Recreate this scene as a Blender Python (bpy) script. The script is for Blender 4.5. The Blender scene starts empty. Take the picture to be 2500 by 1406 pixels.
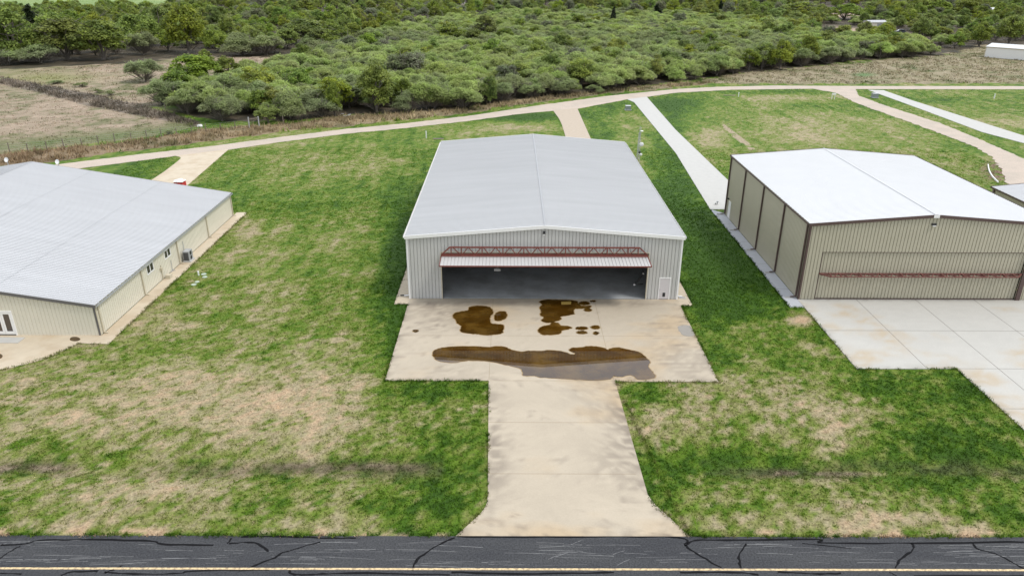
import bpy, math, random
import numpy as np
from mathutils import Vector
rad = math.radians
scene = bpy.context.scene
# ------------------------------------------------------------------ camera
FPX, CAM = 1805.39, np.array([9.1109, -61.2641, 27.9455])
RV = np.array([0.99998977, -0.00178058, 0.00415899]); UV = np.array([-0.00309405, 0.40152809, 0.91584148]); FV = np.array([0.00330068, 0.91584498, -0.40151847])
cd = bpy.data.cameras.new('camera'); cam = bpy.data.objects.new('camera', cd); scene.collection.objects.link(cam)
cd.sensor_width = 36; cd.lens = FPX / 2500 * 36; cd.clip_end = 5000; cd.clip_start = 0.5
from mathutils import Matrix
cam.matrix_world = Matrix(((RV[0], UV[0], -FV[0], CAM[0]), (RV[1], UV[1], -FV[1], CAM[1]), (RV[2], UV[2], -FV[2], CAM[2]), (0, 0, 0, 1)))
scene.camera = cam
# ------------------------------------------------------------------ light
SUN_EL, SUN_AZ = rad(56), rad(110)          # azimuth clockwise from +Y: light comes from the right and a little from the front
w = bpy.data.worlds.new('World'); scene.world = w; w.use_nodes = True
nt = w.node_tree; nt.nodes.clear()
sky = nt.nodes.new('ShaderNodeTexSky'); sky.sky_type = 'NISHITA'; sky.sun_disc = False
sky.sun_elevation = SUN_EL; sky.sun_rotation = SUN_AZ; sky.dust_density = 2.0
tc = nt.nodes.new('ShaderNodeTexCoord'); mp = nt.nodes.new('ShaderNodeMapping'); mp.inputs['Scale'].default_value = (1, 1, 3)
nz = nt.nodes.new('ShaderNodeTexNoise'); nz.inputs['Scale'].default_value = 2.2; nz.inputs['Detail'].default_value = 6
cr = nt.nodes.new('ShaderNodeValToRGB'); cr.color_ramp.elements[0].position = .3; cr.color_ramp.elements[1].position = .72
cr.color_ramp.elements[0].color = (5.2, 5.6, 6.2, 1); cr.color_ramp.elements[1].color = (7.8, 8.0, 8.2, 1)
mx = nt.nodes.new('ShaderNodeMixRGB'); mx.inputs[0].default_value = .82
bg = nt.nodes.new('ShaderNodeBackground'); bg.inputs['Strength'].default_value = .12
wo = nt.nodes.new('ShaderNodeOutputWorld')
L = nt.links.new
L(tc.outputs['Generated'], mp.inputs[0]); L(mp.outputs[0], nz.inputs[0]); L(nz.outputs[0], cr.inputs[0])
# cloud cover brighter low in the far direction (+Y), brightness added so the puddles mirror more sky
sx = nt.nodes.new('ShaderNodeSeparateXYZ'); L(tc.outputs['Generated'], sx.inputs[0])
m1 = nt.nodes.new('ShaderNodeMapRange'); m1.inputs[1].default_value = .1; m1.inputs[2].default_value = .9; m1.inputs[3].default_value = 1.0; m1.inputs[4].default_value = 2.1; L(sx.outputs[1], m1.inputs[0])
vm = nt.nodes.new('ShaderNodeVectorMath'); vm.operation = 'SCALE'; L(cr.outputs[0], vm.inputs[0]); L(m1.outputs[0], vm.inputs[3])
L(sky.outputs[0], mx.inputs[1]); L(vm.outputs[0], mx.inputs[2]); L(mx.outputs[0], bg.inputs[0]); L(bg.outputs[0], wo.inputs[0])
sd = bpy.data.lights.new('sun', 'SUN'); sd.energy = 1.5; sd.angle = rad(14); sd.color = (1, .965, .91)
sun = bpy.data.objects.new('sun', sd); scene.collection.objects.link(sun)
sdir = Vector((math.sin(SUN_AZ) * math.cos(SUN_EL), math.cos(SUN_AZ) * math.cos(SUN_EL), math.sin(SUN_EL)))
sun.rotation_euler = sdir.to_track_quat('Z', 'Y').to_euler(); sun.location = sdir * 200
scene.view_settings.view_transform = 'Standard'; scene.view_settings.look = 'None'; scene.view_settings.gamma = 1
scene.view_settings.exposure = 0.5
# ------------------------------------------------------------------ helpers
def P(px, py, ax, v):                        # point of the plane (axis ax = v) seen at a photo position
    d = FV + (px - 1250) / FPX * RV - (py - 703) / FPX * UV
    return CAM + (v - CAM[ax]) / d[ax] * d
def G(px, py, z=0.0):
    p = P(px, py, 2, z); return (float(p[0]), float(p[1]))
def GL(pts): return [G(*p) for p in pts]
def proj(x, y, z=0.0):
    dx, dy, dz = x - CAM[0], y - CAM[1], z - CAM[2]
    zz = dx * FV[0] + dy * FV[1] + dz * FV[2]; ok = zz > 1; zz = np.where(ok, zz, 1)
    px = 1250 + FPX * (dx * RV[0] + dy * RV[1] + dz * RV[2]) / zz
    py = 703 - FPX * (dx * UV[0] + dy * UV[1] + dz * UV[2]) / zz
    return np.where(ok, px, -9999), np.where(ok, py, 9999)
def inpoly(px, py, poly):
    ins = np.zeros(np.shape(px), bool); n = len(poly)
    for i in range(n):
        x1, y1 = poly[i]; x2, y2 = poly[(i + 1) % n]
        if y1 == y2: continue
        c = ((y1 > py) != (y2 > py)) & (px < (x2 - x1) * (py - y1) / (y2 - y1) + x1)
        ins ^= c
    return ins
def _h(ix, iy, s):
    v = (ix.astype(np.int64) * 374761393 + iy.astype(np.int64) * 668265263 + s * 974634777) & 0xffffffff
    v = ((v ^ (v >> 13)) * 1274126177) & 0xffffffff
    return ((v ^ (v >> 16)) & 0xffff) / 65535.0
def vn(x, y, s=0):
    ix, iy = np.floor(x), np.floor(y); fx, fy = x - ix, y - iy
    fx = fx * fx * (3 - 2 * fx); fy = fy * fy * (3 - 2 * fy)
    a, b, c, d = _h(ix, iy, s), _h(ix + 1, iy, s), _h(ix, iy + 1, s), _h(ix + 1, iy + 1, s)
    return (a * (1 - fx) + b * fx) * (1 - fy) + (c * (1 - fx) + d * fx) * fy
def fbm(x, y, s=0, o=4):
    t = 0; a = .5; n = 0
    for k in range(o):
        t = t + a * vn(x * 2 ** k + 17.3 * k, y * 2 ** k - 9.1 * k, s + k); n += a; a *= .55
    return t / n                              # 0..1, mean .5
class MB:
    def __init__(s): s.v = []; s.f = []
    def quad(s, a, b, c, d):
        n = len(s.v); s.v += [tuple(a), tuple(b), tuple(c), tuple(d)]; s.f.append((n, n + 1, n + 2, n + 3)); return s
    def box(s, x0, x1, y0, y1, z0, z1):
        n = len(s.v); s.v += [(x, y, z) for z in (z0, z1) for x, y in ((x0, y0), (x1, y0), (x1, y1), (x0, y1))]
        s.f += [tuple(n + i for i in q) for q in ((3, 2, 1, 0), (4, 5, 6, 7), (0, 1, 5, 4), (1, 2, 6, 5), (2, 3, 7, 6), (3, 0, 4, 7))]; return s
    def prism(s, poly, z0, z1, bottom=True):
        a = sum(poly[i][0] * poly[(i + 1) % len(poly)][1] - poly[(i + 1) % len(poly)][0] * poly[i][1] for i in range(len(poly)))
        if a < 0: poly = poly[::-1]
        n = len(s.v); k = len(poly)
        s.v += [(p[0], p[1], z0) for p in poly] + [(p[0], p[1], z1) for p in poly]
        s.f.append(tuple(range(n + k, n + 2 * k)))
        if bottom: s.f.append(tuple(range(n + k - 1, n - 1, -1)))
        for i in range(k): j = (i + 1) % k; s.f.append((n + i, n + j, n + k + j, n + k + i))
        return s
    def bar(s, p, q, w, h=None, up=(0, 0, 1)):
        h = h or w; p, q = Vector(p), Vector(q); d = (q - p).normalized(); u = Vector(up)
        if abs(d.dot(u)) > .95: u = Vector((0, 1, 0))
        a = d.cross(u).normalized() * w / 2; b = a.cross(d).normalized() * h / 2
        n = len(s.v)
        for c in (p, q): s.v += [tuple(c - a - b), tuple(c + a - b), tuple(c + a + b), tuple(c - a + b)]
        s.f += [tuple(n + i for i in f) for f in ((0, 1, 2, 3), (7, 6, 5, 4), (0, 4, 5, 1), (1, 5, 6, 2), (2, 6, 7, 3), (3, 7, 4, 0))]; return s
    def tube(s, p, q, r0, r1=None, k=8, cap=True):
        r1 = r0 if r1 is None else r1; p, q = Vector(p), Vector(q); d = (q - p).normalized()
        u = Vector((0, 0, 1)) if abs(d.z) < .9 else Vector((1, 0, 0)); a = d.cross(u).normalized(); b = d.cross(a)
        n = len(s.v)
        for c, r in ((p, r0), (q, r1)):
            for i in range(k): t = 2 * math.pi * i / k; s.v.append(tuple(c + (a * math.cos(t) + b * math.sin(t)) * r))
        for i in range(k): j = (i + 1) % k; s.f.append((n + i, n + j, n + k + j, n + k + i))
        if cap: s.f.append(tuple(range(n + k - 1, n - 1, -1))); s.f.append(tuple(range(n + k, n + 2 * k)))
        return s
    def lathe(s, c, prof, k=16, ax=(0, 0, 1)):
        d = Vector(ax).normalized(); u = Vector((0, 0, 1)) if abs(d.z) < .9 else Vector((1, 0, 0)); a = d.cross(u).normalized(); b = d.cross(a); c = Vector(c)
        n = len(s.v)
        for r, z in prof:
            for i in range(k): t = 2 * math.pi * i / k; s.v.append(tuple(c + d * z + (a * math.cos(t) + b * math.sin(t)) * r))
        for m in range(len(prof) - 1):
            for i in range(k): j = (i + 1) % k; s.f.append((n + m * k + i, n + m * k + j, n + (m + 1) * k + j, n + (m + 1) * k + i))
        return s
    def ribbed(s, o, U, V, N, u0, u1, bot, top, holes=(), pitch=.305, w=.05, sl=.008, d=-.06, off=0.0):
        o, U, V, N = map(np.array, (o, U, V, N)); br = [(u0, 0.0), (u1, 0.0)]
        k = math.ceil((u0 - off) / pitch)
        while off + k * pitch < u1:
            c = off + k * pitch
            for du, dd in ((-w / 2 - sl, 0), (-w / 2, d), (w / 2, d), (w / 2 + sl, 0)):
                if u0 < c + du < u1: br.append((c + du, dd))
            k += 1
        br.sort(); ub = [b[0] for b in br]; db = [b[1] for b in br]
        us = sorted(set(ub + [h for hh in holes for h in hh[:2]])); ds = np.interp(us, ub, db)
        f = lambda g, u: g(u) if callable(g) else g
        for i in range(len(us) - 1):
            a, b = us[i], us[i + 1]; m = (a + b) / 2; iv = [(lambda u: f(bot, u), lambda u: f(top, u))]
            for (h0, h1, z0, z1) in holes:
                if h0 < m < h1:
                    iv = ([(iv[0][0], lambda u, z0=z0: z0)] if z0 > f(bot, m) + 1e-4 else []) + [(lambda u, z1=z1: z1, iv[-1][1])]
            for lo, hi in iv:
                pt = lambda u, v, dd: tuple(o + U * u + V * v + N * dd)
                s.quad(pt(a, lo(a), ds[i]), pt(b, lo(b), ds[i + 1]), pt(b, hi(b), ds[i + 1]), pt(a, hi(a), ds[i]))
        return s
    def build(s, name, m, parent=None, smooth=False, origin=None):
        me = bpy.data.meshes.new(name); o = bpy.data.objects.new(name, me); scene.collection.objects.link(o)
        off = Vector((0, 0, 0))
        if parent is not None:
            o.parent = parent; q = parent
            while q is not None: off += q.location; q = q.parent
        elif origin is not None: off = Vector(origin); o.location = off
        me.from_pydata([tuple(Vector(v) - off) for v in s.v], [], s.f); me.update()
        me.materials.append(m)
        if smooth: me.shade_smooth()
        return o
def thing(name, label, cat, loc, group=None):
    o = bpy.data.objects.new(name, None); scene.collection.objects.link(o); o.location = loc; o.empty_display_size = .3
    o['label'] = label; o['category'] = cat
    if group: o['group'] = group
    return o
def tag(o, label, cat, group=None):
    o['label'] = label; o['category'] = cat
    if group: o['group'] = group
    return o
def struct(o, kind='structure'): o['kind'] = kind; return o
def npmesh(name, V, F, m, cols=None, quads=True):
    me = bpy.data.meshes.new(name); k = F.shape[1]
    me.vertices.add(len(V)); me.vertices.foreach_set('co', V.astype(np.float32).ravel())
    me.loops.add(F.size); me.loops.foreach_set('vertex_index', F.astype(np.int32).ravel())
    me.polygons.add(len(F)); me.polygons.foreach_set('loop_start', np.arange(0, F.size, k, dtype=np.int32))
    me.update(calc_edges=True)
    if cols is not None:
        a = me.color_attributes.new('Col', 'FLOAT_COLOR', 'POINT')
        c = np.ones((len(V), 4), np.float32); c[:, :3] = cols; a.data.foreach_set('color', c.ravel())
    me.materials.append(m); me.validate()
    return me
def link(name, me, parent=None):
    o = bpy.data.objects.new(name, me); scene.collection.objects.link(o)
    if parent: o.parent = parent
    return o
# ------------------------------------------------------------------ materials
def lin(r, g, b, k=1.0):
    f = lambda c: (c / 255 / 12.92 if c / 255 <= .04045 else ((c / 255 + .055) / 1.055) ** 2.4) * k
    return (f(r), f(g), f(b))
def mat(name, col, rough=.6, var=.12, scale=3.0, stretch=(1, 1, 1), col2=None, amt2=.5, scale2=.3, stretch2=(1, 1, 1), bump=0.0, bscale=40, metal=0.0, spec=.5, lo=.45, hi=.6, detail=6):
    m = bpy.data.materials.new(name); m.use_nodes = True; n = m.node_tree.nodes; lk = m.node_tree.links.new; b = n['Principled BSDF']
    b.inputs['Roughness'].default_value = rough; b.inputs['Metallic'].default_value = metal; b.inputs['Specular IOR Level'].default_value = spec
    g = n.new('ShaderNodeNewGeometry')
    def noise(sc, st, det=6):
        mp = n.new('ShaderNodeMapping'); mp.inputs['Scale'].default_value = st; lk(g.outputs['Position'], mp.inputs[0])
        t = n.new('ShaderNodeTexNoise'); t.inputs['Scale'].default_value = sc; t.inputs['Detail'].default_value = det; t.inputs['Roughness'].default_value = .6; lk(mp.outputs[0], t.inputs[0]); return t.outputs[0]
    mr = n.new('ShaderNodeMapRange'); mr.inputs[1].default_value = .3; mr.inputs[2].default_value = .7; mr.inputs[3].default_value = 1 - var; mr.inputs[4].default_value = 1 + var
    lk(noise(scale, stretch, detail), mr.inputs[0])
    base = n.new('ShaderNodeRGB'); base.outputs[0].default_value = (*col, 1); src = base.outputs[0]
    if col2:
        rp = n.new('ShaderNodeMapRange'); rp.inputs[1].default_value = lo; rp.inputs[2].default_value = hi; rp.inputs[4].default_value = amt2; lk(noise(scale2, stretch2, 8), rp.inputs[0])
        c = n.new('ShaderNodeMixRGB'); c.inputs[2].default_value = (*col2, 1); lk(rp.outputs[0], c.inputs[0]); lk(src, c.inputs[1]); src = c.outputs[0]
    mu = n.new('ShaderNodeVectorMath'); mu.operation = 'SCALE'; lk(src, mu.inputs[0]); lk(mr.outputs[0], mu.inputs[3]); lk(mu.outputs[0], b.inputs['Base Color'])
    if bump:
        bp = n.new('ShaderNodeBump'); bp.inputs['Strength'].default_value = 1; bp.inputs['Distance'].default_value = bump; lk(noise(bscale, (1, 1, 1), 4), bp.inputs['Height']); lk(bp.outputs[0], b.inputs['Normal'])
    return m
def attrmat(name, rough=.85, var=.3, scale=6, bump=.05, bscale=9, rnd=0.0, trans=0.0, spec=.2):
    m = bpy.data.materials.new(name); m.use_nodes = True; n = m.node_tree.nodes; lk = m.node_tree.links.new; b = n['Principled BSDF']
    b.inputs['Roughness'].default_value = rough; b.inputs['Specular IOR Level'].default_value = spec
    a = n.new('ShaderNodeAttribute'); a.attribute_name = 'Col'; src = a.outputs['Color']
    if var:
        g = n.new('ShaderNodeNewGeometry'); t = n.new('ShaderNodeTexNoise'); t.inputs['Scale'].default_value = scale; t.inputs['Detail'].default_value = 5; t.inputs['Roughness'].default_value = .7; lk(g.outputs['Position'], t.inputs[0])
        mr = n.new('ShaderNodeMapRange'); mr.inputs[1].default_value = .3; mr.inputs[2].default_value = .7; mr.inputs[3].default_value = 1 - var; mr.inputs[4].default_value = 1 + var; lk(t.outputs[0], mr.inputs[0])
        mu = n.new('ShaderNodeVectorMath'); mu.operation = 'SCALE'; lk(src, mu.inputs[0]); lk(mr.outputs[0], mu.inputs[3]); src = mu.outputs[0]
    if rnd:
        oi = n.new('ShaderNodeObjectInfo'); h = n.new('ShaderNodeHueSaturation')
        for inp, lo, hi, mul in (('Hue', .5 - rnd * .1, .5 + rnd * .09, 1), ('Value', 1 - rnd, 1 + rnd, 7.3), ('Saturation', 1 - rnd * .9, 1 + rnd * .35, 13.7)):
            q = n.new('ShaderNodeMath'); q.operation = 'MULTIPLY'; q.inputs[1].default_value = mul; lk(oi.outputs['Random'], q.inputs[0])
            fr = n.new('ShaderNodeMath'); fr.operation = 'FRACT'; lk(q.outputs[0], fr.inputs[0])
            r = n.new('ShaderNodeMapRange'); r.inputs[3].default_value = lo; r.inputs[4].default_value = hi; lk(fr.outputs[0], r.inputs[0]); lk(r.outputs[0], h.inputs[inp])
        lk(src, h.inputs['Color']); src = h.outputs[0]
    lk(src, b.inputs['Base Color'])
    if bump:
        g2 = n.new('ShaderNodeNewGeometry'); t2 = n.new('ShaderNodeTexNoise'); t2.inputs['Scale'].default_value = bscale; t2.inputs['Detail'].default_value = 6; t2.inputs['Roughness'].default_value = .7; lk(g2.outputs['Position'], t2.inputs[0])
        bp = n.new('ShaderNodeBump'); bp.inputs['Distance'].default_value = bump; lk(t2.outputs[0], bp.inputs['Height']); lk(bp.outputs[0], b.inputs['Normal'])
    if trans:
        tr = n.new('ShaderNodeBsdfTranslucent'); ms = n.new('ShaderNodeMixShader'); ms.inputs[0].default_value = trans; lk(src, tr.inputs[0])
        lk(b.outputs[0], ms.inputs[1]); lk(tr.outputs[0], ms.inputs[2]); lk(ms.outputs[0], n['Material Output'].inputs[0])
    return m
M = {}
M['ground'] = attrmat('ground_cover', var=.42, scale=6.0, bump=.10, bscale=6)
M['blade'] = attrmat('grass_blades', var=.15, scale=1.5, bump=0, trans=.25)
M['paved'] = attrmat('weathered_concrete', var=.05, scale=9, bump=.004, bscale=30, rough=.75, spec=.3)
M['leaf'] = attrmat('leaves', var=0, bump=0, rnd=.16, trans=.35, rough=.6)
M['leaf_mesq'] = attrmat('mesquite_leaves', var=0, bump=0, rnd=.11, trans=.5, rough=.7)
M['bark'] = mat('bark', (.15, .13, .11), .9, .3, 8)
M['asphalt'] = mat('asphalt', (.040, .041, .045), .8, .5, 11, col2=(.058, .059, .061), amt2=.9, scale2=.5, stretch2=(.3, 1.4, 1), lo=.4, hi=.65, bump=.01, bscale=60, spec=.25)
M['sealant'] = mat('crack_sealant', (.010, .010, .011), .9, .2, 20, spec=.08)
M['scuff'] = mat('asphalt_scuff', (.20, .20, .20), .9, .4, 30)
M['yellow'] = mat('line_paint', lin(236, 208, 158, .80), .6, .15, 14, col2=lin(180, 155, 120, .5), amt2=.8, scale2=5)
M['concrete'] = mat('tan_concrete', lin(217, 201, 175, .64), .8, .09, 5, col2=lin(138, 126, 110, .6), amt2=.75, scale2=1.1, stretch2=(.5, 1.4, 1), lo=.53, hi=.80, detail=12)
M['conc_tan'] = mat('sandy_concrete', lin(218, 200, 178, .60), .8, .08, 2)
M['conc_cream'] = mat('cream_concrete', lin(228, 212, 186, .66), .75, .05, 1, col2=lin(200, 170, 130, .6), amt2=.35, scale2=.4)
M['conc_white'] = mat('white_concrete', lin(220, 217, 210, .64), .75, .04, 1.5, col2=lin(214, 184, 142, .64), amt2=.75, scale2=.30, lo=.50, hi=.68, detail=9)
M['conc_drive'] = mat('pale_concrete', lin(224, 222, 216, .60), .75, .05, 1.5)
M['conc_grey'] = mat('grey_concrete', lin(205, 207, 212, .62), .75, .05, 1.5)
M['gravel'] = mat('gravel', lin(222, 205, 188, .64), .95, .14, 5, col2=lin(206, 194, 178, .62), amt2=.6, scale2=.25, bump=.02, bscale=20)
M['joint'] = mat('joint', (.17, .15, .13), .9, .2)
M['floor'] = mat('hangar_floor', (.42, .44, .45), .3, .12, .6, col2=(.26, .26, .25), amt2=.6, scale2=.35, spec=.5)
M['roof_grey'] = mat('grey_metal_roof', lin(208, 209, 210, .66), .5, .05, .35, spec=.4, stretch=(.3, 2.2, 1))
M['roof_left'] = mat('ribbed_pale_roof', lin(213, 214, 216, .70), .45, .05, .4, spec=.4, stretch=(.3, 2, 1))
M['roof_white'] = mat('white_metal_roof', (.57, .575, .58), .4, .02, .5, spec=.5)
M['ridge_white'] = mat('white_ridge_flashing', (.505, .51, .52), .5, .04)
M['ridge'] = mat('ridge_flashing', lin(200, 202, 205, .49), .5, .04)
M['wall_grey'] = mat('grey_wall_sheet', lin(197, 196, 192, .88), .5, .03, .6)
M['wall_tan'] = mat('tan_wall_sheet', lin(183, 177, 156, .88), .5, .03, .6)
M['wall_cream'] = mat('cream_wall_sheet', lin(222, 217, 200, .86), .5, .03, .6)
M['white'] = mat('white_trim', (.78, .77, .75), .45, .03)
M['grey_trim'] = mat('grey_trim', (.115, .11, .11), .5, .05)
M['grey_gutter'] = mat('grey_gutter', (.32, .33, .34), .5, .05)
M['cream_trim'] = mat('cream_trim', lin(214, 204, 180, .75), .5, .05)
M['brown'] = mat('brown_trim', (.085, .052, .045), .5, .06)
M['red_steel'] = mat('red_primer_steel', (.17, .045, .032), .55, .2, 4)
M['dark'] = mat('dark_metal', (.02, .02, .022), .5, .1)
M['glass'] = mat('dark_glass', (.02, .022, .024), .05, .05, spec=.8)
M['glassbrown'] = mat('brown_glass', (.07, .055, .045), .08, .1, spec=.8)
M['galv'] = mat('galvanised', (.42, .43, .44), .45, .1, metal=.3)
M['acgrey'] = mat('ac_grey', (.30, .31, .32), .5, .1)
M['dgreen'] = mat('transformer_paint', (.20, .23, .22), .5, .1)
M['redplastic'] = mat('red_plastic', (.55, .03, .04), .45, .08)
M['pvc'] = mat('white_plastic', (.75, .76, .74), .4, .05)
M['lid'] = mat('green_white_lid', (.36, .42, .34), .6, .1)
M['wood'] = mat('weathered_wood', (.17, .14, .115), .9, .25, 9)
M['board'] = mat('yellow_board', lin(190, 160, 80, .7), .7, .1)
M['inside'] = mat('insulation', (.32, .32, .32), .8, .05)
m = mat('puddle_water', (.050, .022, .002), .02, .4, .7, stretch=(.6, 1, 1), col2=(.095, .052, .010), amt2=.9, scale2=.55, lo=.42, hi=.66); m.node_tree.nodes['Principled BSDF'].inputs['IOR'].default_value = 1.45; M['water'] = m
M['damp2'] = mat('drying_concrete', lin(206, 186, 156, .58), .7, .08, 3)
M['damp'] = mat('damp_concrete', lin(190, 160, 112, .5), .6, .12, 2)
m = mat('clear_puddle_water', lin(172, 160, 140, .45), .03, .1, 1); M['water_clear'] = m
M['car'] = mat('car_paint', (.03, .035, .045), .3, .05)
M['tyre'] = mat('tyre_rubber', (.02, .02, .02), .9, .1)
# ------------------------------------------------------------------ ground
THICKET = [(385, 262), (470, 285), (560, 298), (700, 294), (860, 280), (1000, 274), (1110, 270), (1180, 256), (1290, 242), (1400, 230), (1520, 216), (1620, 204), (1720, 190), (1820, 177), (1900, 170), (2000, 158), (2100, 148), (2290, 136), (2200, 112), (2100, 100), (2000, 102), (1980, 80), (1850, 60), (1700, 48), (1400, 42), (1250, 40), (1100, 58), (1000, 75), (900, 95), (840, 130), (740, 158), (700, 168), (620, 190), (560, 200), (430, 205)]
LFIELD = [(-200, 170), (0, 198), (100, 222), (300, 262), (420, 292), (480, 308), (300, 342), (0, 374), (-300, 400)]
UFIELD = [(20, 196), (60, 172), (380, 150), (560, 138), (700, 142), (740, 158), (700, 168), (620, 190), (560, 200), (430, 205), (385, 262), (300, 255), (120, 218)]
BRUSH = [(-300, 425), (0, 376), (320, 345), (480, 318), (700, 300), (860, 283), (1110, 268), (1290, 242), (1520, 216), (1700, 200), (1760, 200), (1690, 209), (1480, 228), (1310, 249), (1140, 276), (970, 295), (800, 311), (640, 329), (480, 348), (320, 368), (140, 392), (0, 404), (-300, 440)]
MEADOW = [(1700, 195), (1820, 178), (2000, 160), (2290, 136), (2400, 115), (2700, 100), (2700, 203), (1750, 206)]
FARF = [(-400, 30), (420, 28), (420, -30), (-400, -30)]
WOODS = [(-500, 190), (0, 168), (150, 163), (330, 152), (500, 136), (700, 146), (840, 130), (900, 95), (1000, 75), (1250, 40), (1700, 48), (1980, 80), (2100, 100), (2290, 136), (2400, 112), (2800, 100), (2800, -30), (420, -30), (420, 28), (-500, 32)]
BLOBS = [(560, 1020, 420, 95, .42), (250, 1190, 380, 50, .25), (700, 960, 110, 60, .2), (400, 785, 80, 35, .2), (600, 560, 48, 34, .42), (860, 870, 90, 60, .18), (880, 940, 90, 35, .2), (350, 1290, 600, 16, .3), (950, 1275, 160, 18, .2),
         (955, 410, 60, 45, .32), (700, 430, 140, 40, .12), (1270, 312, 110, 12, .5), (1080, 330, 120, 14, .15), (2030, 1015, 170, 90, .62), (1840, 940, 100, 50, .34), (1640, 1050, 70, 60, .2), (2050, 1275, 480, 22, .42), (1955, 780, 26, 12, 1.3), (1830, 800, 60, 30, .3),
         (1730, 335, 45, 28, .55), (1900, 300, 200, 40, .2), (2000, 330, 140, 40, .22), (2260, 380, 120, 30, .2), (2420, 300, 100, 20, .3), (1500, 300, 50, 25, .1), (1890, 240, 120, 8, .2), (1850, 620, 25, 8, .3), (600, 1255, 320, 22, .22), (640, 1275, 120, 18, .35), (340, 1110, 200, 25, -.12), (150, 1090, 130, 40, -.3),
         (985, 640, 50, 230, -.55), (955, 800, 70, 120, -.35), (1080, 1170, 110, 140, -.4), (1080, 955, 140, 30, -.45), (1730, 700, 110, 200, -.42), (1850, 700, 130, 150, -.42), (2300, 1050, 220, 110, -.5), (1600, 1180, 110, 80, -.3), (1470, 300, 40, 40, -.3), (1640, 430, 60, 110, -.42),
         (600, 400, 80, 30, -.25), (1270, 285, 110, 9, -.7), (330, 405, 110, 25, -.38), (1650, 250, 70, 10, -.4), (1640, 290, 30, 60, -.3), (2140, 940, 250, 40, -.4), (2330, 360, 90, 40, -.25), (560, 720, 130, 110, -.05), (1300, 960, 0.1, .1, 0), (1570, 965, 60, 25, -.4), (2250, 245, 130, 12, -.15), (1900, 225, 150, 6, -.35), (1800, 1120, 300, 26, -.3), (1500, 1230, 0.1, .1, 0), (770, 700, 60, 140, -.2), (1050, 335, 60, 10, -.3), (2450, 1260, 90, 25, -.4), (960, 1290, 260, 14, -.2)]
FROW = [(0, 188), (220, 230), (400, 272), (480, 298), (480, 310), (380, 292), (200, 254), (0, 204)]
DIRT = [(2020, 88, 14, 8), (2030, 70, 18, 6), (1955, 84, 14, 4), (2210, 92, 30, 7), (2320, 98, 30, 5), (724, 46, 12, 6), (840, 38, 30, 4), (2060, 35, 60, 8), (2100, 75, 60, 6), (1080, 8, 60, 4)]
SW = [(-24.2, .32)]
def ramp(D, stops):
    xs = [s[0] for s in stops]; return np.stack([np.interp(D, xs, [s[1][c] for s in stops]) for c in range(3)], -1)
A = 1.0
GR = [(-.15, (.032, .078, .004)), (.06, (.055, .118, .006)), (.22, (.092, .160, .012)), (.40, (.150, .188, .034)), (.58, (.225, .220, .085)), (.80, (.310, .265, .160)), (1.2, (.42, .30, .19))]
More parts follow.
